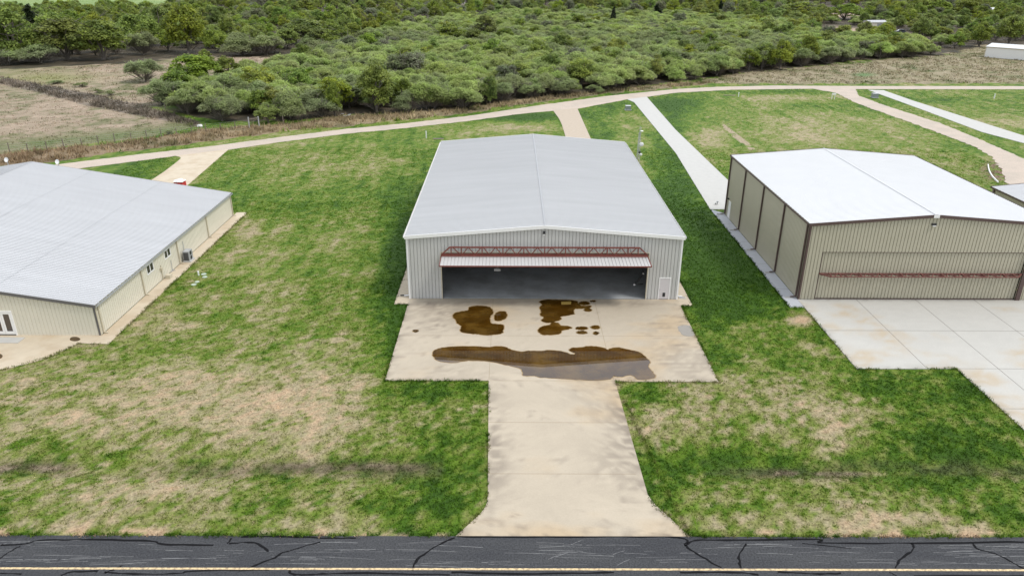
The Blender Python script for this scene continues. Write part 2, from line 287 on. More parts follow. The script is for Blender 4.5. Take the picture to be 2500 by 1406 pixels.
def gcolor(x, y, blade=False):
    px, py = proj(x, y)
    big = fbm(x * .06, y * .06, 3, 4); mid = fbm(x * .35, y * .35, 9, 4); fine = fbm(x * 1.6, y * 1.6, 21, 3); fine2 = vn(x * 5.2, y * 5.2, 91); stq = fbm(x * .9 + y * .05, y * .10, 31, 3); st2 = fbm((x + y) * .16, (x - y) * .8, 41, 3)
    nr = np.clip((8 - y) / 25, 0, 1) * .35 + .65; D = .37 - .055 * np.clip((y + 5) / 10, 0, 1) + (big - .5) * .60 + (mid - .5) * .62 * nr + (fine - .5) * 1.0 * nr + (fine2 - .5) * .62 * nr + (stq - .5) * (.28 + .35 * (1 - nr)) + (st2 - .5) * .22
    ms = np.sin((x + .012 * (y - 10) ** 2 * (x < 0) * .12) * 4.3 + (big - .5) * 3) * np.clip((mid - .3) * 4, 0, 1); D = D + .055 * ms * (x < 1) * (x > -30) * np.clip((y + 14) / 8, 0, 1) * (y < 70)
    for bx, by, rx, ry, a in BLOBS:
        e = ((px - bx) / rx) ** 2 + ((py - by) / ry) ** 2
        D = D + (a * .78 if a > .3 else a) * np.exp(-np.minimum(e, 30) * .9)
    # strips of greener grass along the back road
    col = ramp(D, GR)
    def blend(mask, c):
        nonlocal col
        col = col * (1 - mask[..., None]) + c * mask[..., None]
    e = np.clip(1 - (y + 30.45) / .9, 0, 1) * (y > -30.6); ev = fbm(x * .7, y * 1.2, 63, 3); D = D + e * (np.where(ev > .56, .9, -.25)); col = ramp(D, GR)
    # wet dark ditch
    dm = np.exp(-((y + 24.4 + (mid - .5) * 1.2) / .7) ** 2) * np.clip((fbm(x * .25, y * 1.1, 77, 3) - .34) * 4, 0, 1) * (np.abs(x - 13) > 8); blend(np.clip(dm, 0, .8) * .6, np.array([.075, .062, .038]))
    for xa, xb, yc in ((-6.5, 4.6, -24.1), (23.5, 31.5, -24.7), (-24, -17, -24.3)):
        win = np.clip((x - xa) / 1.5, 0, 1) * np.clip((xb - x) / 1.5, 0, 1); yy = y - yc + (mid - .5) * .5
        blend(win * np.exp(-(yy / .45) ** 2) * .75 * np.clip(fine * 2.2, .3, 1), np.array([.055, .042, .026])); blend(win * np.exp(-((yy - .05) / .17) ** 2) * np.clip((fine - .36) * 4, 0, .8), np.array([.27, .21, .15]))
    jx, jy = px + (mid - .5) * 26 + (big - .5) * 30, py + (mid - .5) * 10
    E = .4 + (mid - .5) * 1.3 + (fine - .5) * .9 + (big - .5) * .8
    tan = ramp(E, [(-.1, (.12, .125, .055)), (.15, (.20, .18, .10)), (.35, (.27, .215, .15)), (.8, (.35, .27, .20)), (1.2, (.42, .33, .24))])
    tan2 = ramp(E, [(-.1, (.10, .12, .045)), (.2, (.185, .165, .085)), (.5, (.255, .215, .135)), (1.1, (.32, .265, .18))])
    rus = np.clip((900 - px) / 900, 0, 1)[..., None]; brush = ramp(E, [(-.1, (.11, .11, .05)), (.3, (.21, .165, .095)), (.7, (.30, .235, .14)), (1.1, (.36, .29, .18))]) * (1 - rus * .45) + np.array([.17, .10, .065]) * rus * .45
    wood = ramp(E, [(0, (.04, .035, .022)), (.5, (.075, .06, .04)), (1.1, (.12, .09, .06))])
    f = lambda poly, j=1: inpoly(px + (jx - px) * j, py + (jy - py) * j, poly).astype(float)
    far = (py < 195) & (px > -9000)
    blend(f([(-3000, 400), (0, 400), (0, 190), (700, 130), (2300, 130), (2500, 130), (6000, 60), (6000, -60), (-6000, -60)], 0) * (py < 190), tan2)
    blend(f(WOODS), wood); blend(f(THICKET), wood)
    blend(f(FARF) , ramp(E, [(0, (.14, .22, .06)), (1, (.24, .30, .11))]))
    blend(f(LFIELD), tan); g = np.clip(1.2 - np.abs(py - (358 - px * .09)) / 20, 0, 1) * f(LFIELD) * np.clip(.5 + (mid - .4) * 2, .2, .95); blend(g, np.array([.095, .125, .035]))
    blend(f(UFIELD), tan); g = np.exp(-(((px - 120) / 120) ** 2 + ((py - 190) / 14) ** 2)) * .7; blend(g * (py < 260), np.array([.17, .19, .05]))
    blend(f(FROW), ramp(E, [(0, (.10, .085, .06)), (.5, (.19, .155, .12)), (1, (.30, .25, .19))]))
    blend(f(BRUSH), brush); blend(f(MEADOW), tan2)
    g = np.exp(-(((px - 2110) / 26) ** 2 + ((py - 183) / 5) ** 2)); blend(g, np.array([.10, .17, .06]))
    g = np.exp(-(((px - 470) / 70) ** 2 + ((py - 262) / 7) ** 2)); blend(g * (px < 560), np.array([.09, .17, .03]))
    for bx, by, rx, ry in DIRT: blend(np.exp(-(((px - bx) / rx) ** 4 + ((py - by) / ry) ** 4)) * (py < 120), np.array([.36, .27, .20]))
    # worn trench and bare line behind the right hangar
    d = np.abs((px - 1795) * .62 - (py - 330) * .78) ; blend((d < 5) * (px > 1765) * (px < 1850) * (py < 365) * (py > 300) * (mid > .38) * 1.0, np.array([.33, .27, .18]))
    # overgrown verge of the gravel lane and russet verge of the white drive
    g = np.exp(-(((px - 2440) / 40) ** 2 + ((py - 418) / 22) ** 2)); blend(np.clip(g * 1.6, 0, 1) * (fine > .46), np.array([.19, .13, .09]))
    return np.clip(col, .004, .6), D
def gheight(x, y):
    near = np.exp(-((x - 10) / 90.0) ** 2) * 1.0
    h = -.045 + (fbm(x * .5, y * .5, 5, 3) - .5) * .05
    sw = .34 * np.exp(-((y + 24.4) / 1.7) ** 2) * np.clip((np.abs(x - 12.6) - 4) / 3, 0.15, 1)
    h = h - sw
    h = np.where(y < -29.8, np.minimum(h, -.06), h)
    return h
def axis(lo, hi, a, b, st, grow=1.12):
    v = list(np.arange(a, b + st / 2, st)); s = st
    while v[-1] < hi: s *= grow; v.append(v[-1] + s)
    s = st
    while v[0] > lo: s *= grow; v.insert(0, v[0] - s)
    return np.array(v)
def build_ground():
    xs = axis(-2500, 2500, -75, 95, .36, 1.02); ys = axis(-400, 3000, -34, 62, .36, 1.012)
    X, Y = np.meshgrid(xs, ys); x, y = X.ravel(), Y.ravel()
    col, _ = gcolor(x, y); z = gheight(x, y)
    V = np.stack([x, y, z], -1); nx, ny = len(xs), len(ys)
    i = np.arange(nx * ny).reshape(ny, nx); F = np.stack([i[:-1, :-1], i[:-1, 1:], i[1:, 1:], i[1:, :-1]], -1).reshape(-1, 4)
    me = npmesh('ground', V, F, M['ground'], col); me.shade_smooth(); o = link('ground', me); struct(o); return o
build_ground()
# ------------------------------------------------------------------ paved surfaces
def slab(name, poly, z1, m, z0=-.25, kind='structure'):
    o = MB().prism(poly, z0, z1).build(name, m); o['kind'] = kind; return o
W_, LN, EH, RISE = 24.4, 37.5, 6.04, 1.0
def arc(pts, n=4):                             # smooth an open polyline
    P_ = [np.array(p, float) for p in pts]; out = []
    for i in range(len(P_) - 1):
        p0 = P_[max(i - 1, 0)]; p1 = P_[i]; p2 = P_[i + 1]; p3 = P_[min(i + 2, len(P_) - 1)]
        for k in range(n):
            t = k / n; out.append(tuple(.5 * ((2 * p1) + (p2 - p0) * t + (2 * p0 - 5 * p1 + 4 * p2 - p3) * t * t + (3 * p1 - p0 - 3 * p2 + p3) * t ** 3)))
    return out + [tuple(P_[-1])]
RY = -30.45
fl = arc([G(1191, 1211), G(1186, 1235), G(1169, 1257), G(1143, 1281)]) + [(G(1113, 1306)[0], RY)]
fr = arc([G(1581, 1206), G(1599, 1231), G(1638, 1266)]) + [(G(1683, 1309)[0], RY)]
DRIVE = [(0.02, -.02), (0.02, -14.4), (7.6, -14.4)] + fl + fr[::-1] + [(16.85, -14.45), (24.42, -14.5), (24.42, -.02)]
def painted(name, poly, z, m, colf, step=.3, z0=-.45):
    import bmesh
    slab(name, poly, z - .004, M['conc_grey'] if m is None else m, z0)
    bm = bmesh.new(); f = bm.faces.new([bm.verts.new((p[0], p[1], z)) for p in poly]); bm.normal_update(); bmesh.ops.triangulate(bm, faces=[f], ngon_method='EAR_CLIP')
    xs = [p[0] for p in poly]; ys = [p[1] for p in poly]
    for ax, lo, hi in ((0, min(xs), max(xs)), (1, min(ys), max(ys))):
        k = lo + step
        while k < hi:
            co = (k, 0, 0) if ax == 0 else (0, k, 0); no = (1, 0, 0) if ax == 0 else (0, 1, 0)
            bmesh.ops.bisect_plane(bm, geom=bm.verts[:] + bm.edges[:] + bm.faces[:], plane_co=co, plane_no=no); k += step
    for f in bm.faces:
        if f.normal.z < 0: f.normal_flip()
    me = bpy.data.meshes.new(name + '_surface'); bm.to_mesh(me); bm.free()
    n = len(me.vertices); co = np.zeros(n * 3, np.float32); me.vertices.foreach_get('co', co); co = co.reshape(-1, 3)
    a = me.color_attributes.new('Col', 'FLOAT_COLOR', 'POINT'); c = np.ones((n, 4), np.float32); c[:, :3] = colf(co[:, 0].astype(float), co[:, 1].astype(float)); a.data.foreach_set('color', c.ravel())
    me.materials.append(M['paved']); o = link(name + '_surface', me); struct(o); return o
def edge_dist(x, y, poly):
    d = np.full(np.shape(x), 1e9)
    for i in range(len(poly)):
        (x1, y1), (x2, y2) = poly[i], poly[(i + 1) % len(poly)]; l2 = (x2 - x1) ** 2 + (y2 - y1) ** 2 or 1e-9
        t = np.clip(((x - x1) * (x2 - x1) + (y - y1) * (y2 - y1)) / l2, 0, 1); d = np.minimum(d, np.hypot(x - x1 - t * (x2 - x1), y - y1 - t * (y2 - y1)))
    return d
SMUDGE = [(1110, 765, 90, 22, .5), (1060, 800, 60, 16, .35), (1640, 860, 60, 40, .45), (1690, 900, 50, 26, .4), (1600, 795, 60, 18, .3), (1560, 740, 80, 10, .45), (1090, 905, 70, 18, .35), (1470, 1000, 60, 25, .35), (1520, 1060, 40, 120, .5), (1480, 1130, 60, 60, .3), (1215, 1060, 26, 100, .55), (1230, 1160, 40, 50, .3), (1420, 950, 70, 30, .2), (1250, 742, 200, 8, .35), (1040, 745, 50, 12, .4), (1560, 1180, 20, 30, .35)]
def drive_col(x, y):
    px, py = proj(x, y); n1 = fbm(x * .35, y * .8, 201, 4); n2 = fbm(x * 1.6, y * 2.6, 202, 4); n3 = vn(x * 4.1, y * 4.1, 203); n4 = fbm(x * .12, y * .12, 204, 3)
    g = np.zeros_like(x)
    for bx, by, rx, ry, a in SMUDGE: g = g + a * np.exp(-(((px - bx) / rx) ** 2 + ((py - by) / ry) ** 2))
    ed = np.exp(-edge_dist(x, y, DRIVE) / .5) * (y < -1); n5 = fbm(x * 3.4, y * 6, 207, 3); g = np.clip(g * .85 * np.clip((n2 * .5 + n5 * .5 - .36) * 5, 0, 1) + ed * np.clip((n2 - .42) * 3, 0, .5) + np.clip((n2 - .60) * 2.2, 0, .35) * np.clip((n1 - .42) * 6, 0, 1), 0, .8) * .78
    base = np.array(lin(215, 201, 179, .64)) * (1 + (n1 - .5)[..., None] * .18 + (n3 - .5)[..., None] * .05); warm = np.array(lin(214, 186, 146, .64)); k = np.clip((n4 - .45) * 3 + (n1 - .5) * 1.2, 0, .6)[..., None]
    base = base * (1 - k) + warm * k
    return base * (1 - g[..., None]) + np.array(lin(120, 108, 98, .6)) * g[..., None]
APRON = [(35.4, .06), (35.4, -12.55), (43.0, -12.45), (43.0, -21.5), (52.5, -30.44), (76, -30.44), (76, .06)]
def apron_col(x, y):
    n1 = fbm(x * .30, y * .45, 301, 4); n2 = fbm(x * 1.2, y * 2.0, 302, 4); n4 = fbm(x * .11, y * .13, 304, 3); n3 = vn(x * 4, y * 4, 303)
    base = np.array(lin(222, 219, 211, .64)) * (1 + (n2 - .5)[..., None] * .10 + (n3 - .5)[..., None] * .03)
    k = np.clip((n1 - .5) * 3.2 + (n4 - .5) * 2.0, 0, .62)[..., None] * np.clip((n2 - .25) * 2.5, 0.2, 1)[..., None]; base = base * (1 - k) + np.array(lin(214, 190, 154, .64)) * k
    g = np.clip(np.exp(-edge_dist(x, y, APRON) / .35) * (n2 - .35) * 1.4, 0, .35)[..., None]; return base * (1 - g) + np.array(lin(140, 132, 118, .6)) * g
painted('driveway', DRIVE, .02, M['concrete'], drive_col)
slab('side_path', [(-1.22, -1.15), (0.02, -1.15), (0.02, -.024), (-.01, -.02), (-.01, LN + 1), (-1.22, LN + 1)], .012, M['concrete'])
slab('side_path', [(24.42, -1.35), (25.5, -1.35), (25.5, LN + 1), (24.43, LN + 1), (24.43, 0)], .012, M['concrete'])
slab('road', [(-400, RY), (400, RY), (400, -43), (-400, -43)], .0, M['asphalt'])
o = MB().box(-400, 400, -32.86, -32.73, .001, .005).build('road_edge_line', M['yellow']); struct(o)
def ribbon(pts, wd, z, mb, jitter=0.05, rs=1, wob=.3):
    rg = random.Random(rs); P_ = arc(pts, 5); P_ = [(p[0] + rg.uniform(-1, 1) * jitter, p[1] + rg.uniform(-1, 1) * jitter * .5) for p in P_]
    L_, R_ = [], []
    for i, p in enumerate(P_):
        a = P_[max(i - 1, 0)]; b = P_[min(i + 1, len(P_) - 1)]; dx, dy = b[0] - a[0], b[1] - a[1]; l = math.hypot(dx, dy) or 1
        hw = wd / 2 * (1 + rg.uniform(-wob, wob)); L_.append((p[0] - dy / l * hw, p[1] + dx / l * hw)); R_.append((p[0] + dy / l * hw, p[1] - dx / l * hw))
    for i in range(len(P_) - 1): mb.quad((*R_[i], z), (*R_[i + 1], z), (*L_[i + 1], z), (*L_[i], z))
CR = [[(0, 1330), (60, 1327), (105, 1318), (250, 1317), (370, 1320), (400, 1328), (520, 1330)], [(0, 1362), (25, 1345), (50, 1332)], [(555, 1327), (565, 1312)], [(560, 1326), (620, 1324), (655, 1345)], [(590, 1309), (700, 1309), (800, 1313), (870, 1312)],
      [(612, 1384), (670, 1360), (700, 1345), (780, 1323)], [(255, 1398), (290, 1385), (295, 1380)], [(0, 1398), (55, 1400)], [(150, 1405), (170, 1396), (240, 1393)], [(255, 1396), (330, 1400), (440, 1399), (470, 1393), (660, 1390)], [(706, 1388), (712, 1400), (760, 1402), (850, 1398), (1100, 1402)], [(1006, 1392), (1020, 1365), (1060, 1335), (1110, 1312)],
      [(1120, 1309), (1250, 1311), (1400, 1310), (1655, 1311), (1672, 1330), (1700, 1318), (1800, 1318), (2000, 1316), (2010, 1325), (2240, 1325), (2500, 1322)], [(1672, 1330), (1700, 1350), (1760, 1385)], [(1823, 1326), (1805, 1355), (1808, 1386)], [(2225, 1325), (2228, 1342), (2200, 1362), (2185, 1387)], [(2375, 1325), (2390, 1340), (2440, 1355), (2500, 1388)],
      [(1660, 1397), (1780, 1396), (1850, 1402)], [(1900, 1395), (2000, 1400), (2055, 1399)], [(2170, 1396), (2190, 1404)], [(2230, 1404), (2500, 1404)], [(1960, 1326), (2080, 1338)], [(1100, 1396), (1300, 1400), (1500, 1396)]]
for k, c in enumerate(CR):
    mb = MB(); ribbon(GL(c), .105 if len(c) > 2 else .07, .004, mb, .045, k, .5); struct(mb.build('crack_sealant', M['sealant']))
rg = random.Random(4); mb = MB()
for k in range(150):
    x = rg.uniform(-20, 38); y = rg.uniform(-32.6, -30.9); l = rg.uniform(.5, 3.2); s = rg.uniform(-.06, .06)
    if 11 < x < 15 and rg.random() < .3: s = rg.uniform(.3, .6); l = .7
    ribbon([(x, y), (x + l / 2, y + s * l / 2 + .02), (x + l, y + s * l)], rg.uniform(.008, .022), .0025, mb, .012, k, .6)
struct(mb.build('road_scuffs', M['scuff']))
# concrete joints of the driveway
mb = MB()
for y in (-14.42,): pass
struct(slab('patio', [(-24.2, -8.86), (-25.38, -8.74)] + arc([(-25.38, -8.74), (-26.56, -11.2), (-28.94, -13.0), (-33, -14.3), (-39, -14.8)])[1:] + [(-60, -14.8), (-60, -7.4), (-24.2, -7.4)], .02, M['conc_cream']))
slab('side_path', [(-24.19, -8.87), (-22.93, -8.87), (-22.93, 25.1), (-24.19, 25.1)], .02, M['conc_cream'])
painted('apron', APRON, .02, M['conc_white'], apron_col, .4)
slab('side_path', [(34.13, -1.6), (35.38, -1.6), (35.38, 25.5), (34.13, 27.0)], .016, M['conc_grey'])
slab('concrete_drive', [G(1531, 243), G(1548, 250), G(1650, 374), (34.1, 27.04), (40, 27.04), G(1777, 440), G(1650, 318), G(1592, 252), G(1579, 237)], .02, M['conc_drive'])
slab('concrete_drive', [G(1351, 271), G(1365, 290), G(1372, 305), G(1384, 345), G(1445, 345), G(1425, 300), G(1409, 264)], .018, M['conc_tan'])
slab('concrete_drive', arc([G(428, 381), G(441, 385), G(434, 394), G(400, 420)]) + [G(335, 463), G(430, 490), G(455, 455), G(558, 365)], .018, M['conc_cream'])
slab('concrete_drive', [G(2119, 220), G(2262, 272), G(2398, 323), G(2500, 350), G(2900, 500), G(2900, 470), G(2500, 332), G(2228, 246), G(2157, 221)], .02, M['conc_drive'])
UP = [(-900, 560), (-200, 447), (0, 419), (146, 401), (340, 377), (510, 358), (680, 335.5), (850, 314.5), (970, 303.5), (1140, 284), (1310, 258.5), (1480, 235), (1650, 218), (1752, 212.5), (1888, 209.5), (2092, 210.5), (2500, 211), (4000, 216)]
LO = [(4000, 224), (2500, 218.5), (2085, 218), (1990, 217), (1786, 219.5), (1650, 227), (1579, 237), (1531, 243), (1409, 266), (1351, 271), (1276, 277.5), (1140, 296), (970, 315), (850, 326), (680, 347.5), (558, 366), (428, 381), (204, 410), (0, 438), (-200, 470), (-900, 600)]
def rough_edge(p, s, a=.12):
    rg = random.Random(s); out = []
    for i in range(len(p) - 1):
        n = max(1, min(60, int(math.hypot(p[i + 1][0] - p[i][0], p[i + 1][1] - p[i][1]) / .8)))
        for k in range(n): t = k / n; out.append((p[i][0] * (1 - t) + p[i + 1][0] * t + rg.uniform(-a, a), p[i][1] * (1 - t) + p[i + 1][1] * t + rg.uniform(-a, a)))
    return out + [p[-1]]
slab('gravel_road', rough_edge(GL(UP), 1) + rough_edge(GL(LO), 2), .0, M['gravel'])
RB = rough_edge(GL([(1985, 217), (2040, 227), (2092, 253), (2194, 289), (2296, 326), (2374, 356), (2420, 382), (2445, 415), (2452, 440), (2500, 475)]), 3, .3) + rough_edge(GL([(2700, 470), (2500, 388), (2398, 343), (2296, 301), (2160, 258), (2096, 234), (2088, 217)]), 4, .15)
slab('gravel_lane', RB, .004, M['gravel'])
mb = MB(); e = arc(GL([(2412, 403), (2415, 418), (2423, 432), (2437, 446)]), 4)
for i in range(len(e) - 1): mb.bar((*e[i], .04), (*e[i + 1], .04), .12, .2)
tag(mb.build('garden_edging', M['white']), 'curved white edging strip beside the gravel lane near the far right roof', 'edging')
# apron joints, part of the paving
mb = MB()
for x in (40.75, 46.15, 51.5, 57.0): mb.box(x - .02, x + .02, -30.3 if x > 52 else (-21.3 if x > 43.0 else -12.4), .05, .0205, .0235)
for y, x0 in ((-6.18, 35.42), (-12.5, 43.0), (-18.0, 43.02)): mb.box(x0, 70, y - .02, y + .02, .021, .0245)
struct(mb.build('apron_joints', M['joint']))
mb = MB()
for y in (2.4, 8.8, 15.2, 21.5): mb.box(34.15, 35.37, y - .015, y + .015, .0162, .0195)
struct(mb.build('path_joints', M['joint']))
mb = MB()
for (x, y) in ((12.2, -7.3),):
    mb.box(.05, 24.35, y - .012, y + .012, .0205, .0235)
for x in (7.62, 16.8): mb.box(x - .012, x + .012, -14.3, -.1, .021, .0238)
for y in (-14.42, -19.8, -25.2): mb.box(7.7, 16.7 if y < -15 else 16.8, y - .012, y + .012, .0205, .0235)
struct(mb.build('driveway_joints', mat('faint_joint', lin(175, 155, 125, .6), .9, .1)))
# puddles
def zpt(x, y): return G(900 + x / 2.232, 700 + y / 2.232)
PU = [([(350, 355), (380, 338), (430, 330), (545, 325), (640, 330), (700, 325), (745, 330), (780, 345), (830, 355), (870, 350), (930, 352), (985, 347), (1060, 355), (1100, 368), (1128, 366), (1095, 350), (1105, 335), (1150, 332), (1200, 325), (1250, 328), (1285, 335), (1303, 344), (1322, 337), (1365, 332), (1420, 345), (1470, 355), (1495, 372), (1520, 395), (1533, 410), (1525, 435), (1548, 465), (1563, 490), (1545, 500), (1500, 507), (1465, 505), (1445, 488), (1420, 482), (1380, 492), (1348, 490), (1336, 484), (1322, 502), (1290, 508), (1200, 510), (1100, 505), (1000, 498), (940, 495), (890, 485), (845, 485), (835, 460), (820, 445), (760, 430), (710, 418), (660, 408), (600, 405), (545, 403), (500, 410), (450, 416), (400, 410), (370, 400), (352, 380)], 'water'),
      ([(460, 155), (475, 142), (510, 135), (545, 128), (550, 112), (590, 105), (640, 108), (670, 120), (678, 145), (665, 160), (660, 180), (668, 200), (700, 205), (735, 210), (733, 240), (725, 255), (680, 262), (640, 265), (600, 260), (560, 257), (510, 250), (500, 235), (505, 215), (480, 200), (475, 180), (462, 170)], 'water'),
      ([(690, 150), (715, 135), (745, 138), (755, 155), (748, 170), (735, 180), (705, 188), (685, 180)], 'water'),
      ([(930, 85), (945, 76), (970, 71), (1040, 72), (1100, 75), (1135, 80), (1142, 95), (1165, 106), (1210, 104), (1206, 116), (1180, 120), (1145, 120), (1120, 124), (1116, 138), (1118, 150), (1080, 158), (1045, 165), (1050, 178), (1010, 192), (970, 197), (940, 185), (955, 170), (935, 155), (940, 135), (930, 115), (945, 100)], 'water'),
      ([(925, 235), (950, 215), (985, 210), (1000, 195), (1030, 198), (1045, 212), (1085, 215), (1107, 225), (1085, 233), (1055, 240), (1040, 258), (1000, 263), (950, 262), (930, 250)], 'water')]
def oval(cx, cy, rx, ry): return [(cx + rx * math.cos(t) * (1 + .06 * math.sin(3 * t + cx)), cy + ry * math.sin(t)) for t in [k * math.pi / 10 for k in range(20)]]
for c in ((1175, 91, 28, 10), (1222, 80, 15, 4), (1195, 128, 20, 8), (1162, 227, 32, 9), (1162, 250, 28, 8), (1236, 222, 23, 10), (1238, 254, 13, 8), (256, 242, 14, 6)): PU.append((oval(*c), 'water'))
PU.append(([(1685, 220), (1700, 213), (1720, 210), (1750, 215), (1765, 240), (1775, 265), (1745, 272), (1710, 262), (1690, 240)], 'water_clear'))
def closed(pts, s):
    p = [np.array(q, float) for q in pts]; n = len(p); out = []; rg = random.Random(s)
    for i in range(n):
        a, b, c, d = p[i - 1], p[i], p[(i + 1) % n], p[(i + 2) % n]
        for k in range(4):
            t = k / 4; q = .5 * ((2 * b) + (c - a) * t + (2 * a - 5 * b + 4 * c - d) * t * t + (3 * b - a - 3 * c + d) * t ** 3); out.append((float(q[0]) + rg.uniform(-.045, .045), float(q[1]) + rg.uniform(-.035, .035)))
    return out
for k, (p, mm) in enumerate(PU):
    q = closed([zpt(*a) for a in p], k); cx = sum(a[0] for a in q) / len(q); cy = sum(a[1] for a in q) / len(q)
    ring = []
    for i in range(len(q)):
        a, b = q[i - 1], q[(i + 1) % len(q)]; dx, dy = b[0] - a[0], b[1] - a[1]; l = math.hypot(dx, dy) or 1
        ring.append((a and q[i][0] + dy / l * .07, q[i][1] - dx / l * .07))
    ar = sum(q[i][0] * q[(i + 1) % len(q)][1] - q[(i + 1) % len(q)][0] * q[i][1] for i in range(len(q)))
    if ar < 0: ring = [(2 * q[i][0] - r[0], 2 * q[i][1] - r[1]) for i, r in enumerate(ring)]
    if mm == 'water' and len(p) < 21: struct(MB().prism([(q[i][0] * 2 - 0 - q[i][0] + (r_[0] - q[i][0]) * 1.1, q[i][1] + (r_[1] - q[i][1]) * 1.1) for i, r_ in enumerate(ring)], .0203, .0206, False).build('damp_rim', M['damp2']))
    if mm == 'water': struct(MB().prism(ring, .0205, .0235, False).build('damp_rim', M['damp']))
    struct(MB().prism(q, .024, .0275, False).build('puddle', M[mm]))
for (px, py, rx, ry) in ((183, 828, 13, 5.5), (-2, 870, 9, 6)):
    struct(MB().prism([G(a, b) for a, b in oval(px, py, rx, ry)], .0205, .025, False).build('puddle', M['water']))
mb = MB().prism([G(1370, 738.5), G(1393, 737.5), G(1395, 739.5), G(1371, 741)], .028, .09); mb2 = MB().prism([G(1370, 741.5), G(1393, 741), G(1394, 743), G(1371, 744)], .028, .09)
tag(mb.build('board', M['board']), 'yellow board in the puddle, the one nearer the hangar door', 'board', 'two boards lying in a puddle')
tag(mb2.build('board', M['board']), 'yellow board in the puddle, the one farther from the hangar door', 'board', 'two boards lying in a puddle')
# ------------------------------------------------------------------ grass tufts
def tufts(name, xs, ys, hgt, wid, k, cols, seed, zf=gheight, bw=.16):
    rs = np.random.RandomState(seed); n = len(xs); N = n * k
    bx = np.repeat(xs, k) + rs.normal(0, wid * .5, N); by = np.repeat(ys, k) + rs.normal(0, wid * .5, N)
    bz = zf(bx, by) - .01; th = rs.uniform(0, 2 * math.pi, N); h = np.repeat(hgt, k) * rs.uniform(.6, 1.2, N); ln = rs.uniform(.2, 1.0, N) * h
    dx, dy = np.cos(th), np.sin(th); ph = rs.uniform(0, 2 * math.pi, N); w = np.repeat(wid * bw * np.ones(n), k) * rs.uniform(.6, 1.5, N)
    A_ = np.stack([bx - np.cos(ph) * w, by - np.sin(ph) * w, bz], -1); B_ = np.stack([bx + np.cos(ph) * w, by + np.sin(ph) * w, bz], -1)
    C_ = np.stack([bx + dx * ln, by + dy * ln, bz + h], -1)
    V = np.stack([A_, B_, C_], 1).reshape(-1, 3); F = np.arange(N * 3).reshape(-1, 3)
    tone = rs.uniform(.62, 1.38, n); c = np.repeat(cols * tone[:, None], k, 0) * rs.uniform(.72, 1.3, (N, 1)); c = np.repeat(c, 3, 0)
    o = link(name, npmesh(name, V, F, M['blade'], np.clip(c, 0, .7))); o['kind'] = 'stuff'; return o
def paved(x, y):
    m_ = (x > -1.3) & (x < 25.6) & (y > -1.3) & (y < LN + 1.1)
    m_ |= (x > 0) & (x < 24.45) & (y > -14.5) & (y <= 0)
    m_ |= (x > 7.55) & (x < 16.9) & (y < -14)
    m_ |= inpoly(x, y, [(7.6, -26)] + fl + fr[::-1] + [(17, -26)])
    m_ |= (x < -22.9) & (y > -8.9) & (y < 25.2) | (x < -25.3) & (y > -8.7 + (x + 25.38) * 1.2) & (y < -7) & (y > -14.8)
    m_ |= (x > 34.1) & (y > -1.65) & (y < 26.9) & (x < 58) | (x > 35.4) & (y > -12.6) & (y < 1) | (x > 42.95) & (y < -12) & (y > -21.5 - (x - 43) * .94) 
    for pl in (GL(UP) + GL(LO), RB, [G(1531, 243), G(1548, 250), G(1650, 374), (34.1, 27.04), (40, 27.04), G(1777, 440), G(1650, 318), G(1592, 252), G(1579, 237)], [G(1351, 271), G(1365, 290), G(1372, 305), G(1384, 345), G(1445, 345), G(1425, 300), G(1409, 264)], [G(428, 381), G(441, 385), G(400, 420), G(335, 463), G(430, 490), G(455, 455), G(558, 365)], [G(2119, 220), G(2262, 272), G(2398, 323), G(2500, 350), G(2900, 500), G(2900, 470), G(2500, 332), G(2228, 246), G(2157, 221)]):
        m_ |= inpoly(x, y, pl)
    return m_ | (y < -30.47)
rs = np.random.RandomState(11); X, Y = [], []
for (y0, y1, x0, x1, dens) in ((-30.4, -14, -32, 52, 42), (-14, 5, -34, 44, 30), (5, 30, -34, 50, 17), (30, 60, -48, 84, 9), (60, 130, -60, 140, 2.2)):
    n = int((y1 - y0) * (x1 - x0) * dens); X.append(rs.uniform(x0, x1, n)); Y.append(rs.uniform(y0, y1, n))
X = np.concatenate(X); Y = np.concatenate(Y); px, py = proj(X, Y)
k = (px > -40) & (px < 2540) & (py < 1330) & ~paved(X, Y) & ~inpoly(px, py, BRUSH) & ~inpoly(px, py, LFIELD) & ~inpoly(px, py, THICKET) & ~inpoly(px, py, UFIELD) & (py > 212)
X, Y = X[k], Y[k]; C, D = gcolor(X, Y)
k = (rs.rand(len(X)) < np.clip(1.25 - D * .9, .25, 1)); X, Y, C, D = X[k], Y[k], C[k], D[k]
tufts('lawn_grass', X, Y, np.clip(.085 + .02 * (Y > 20) - .03 * (D > .7), .04, .2) * 1.15, .12, 4, C * 1.24, 1, bw=.26)
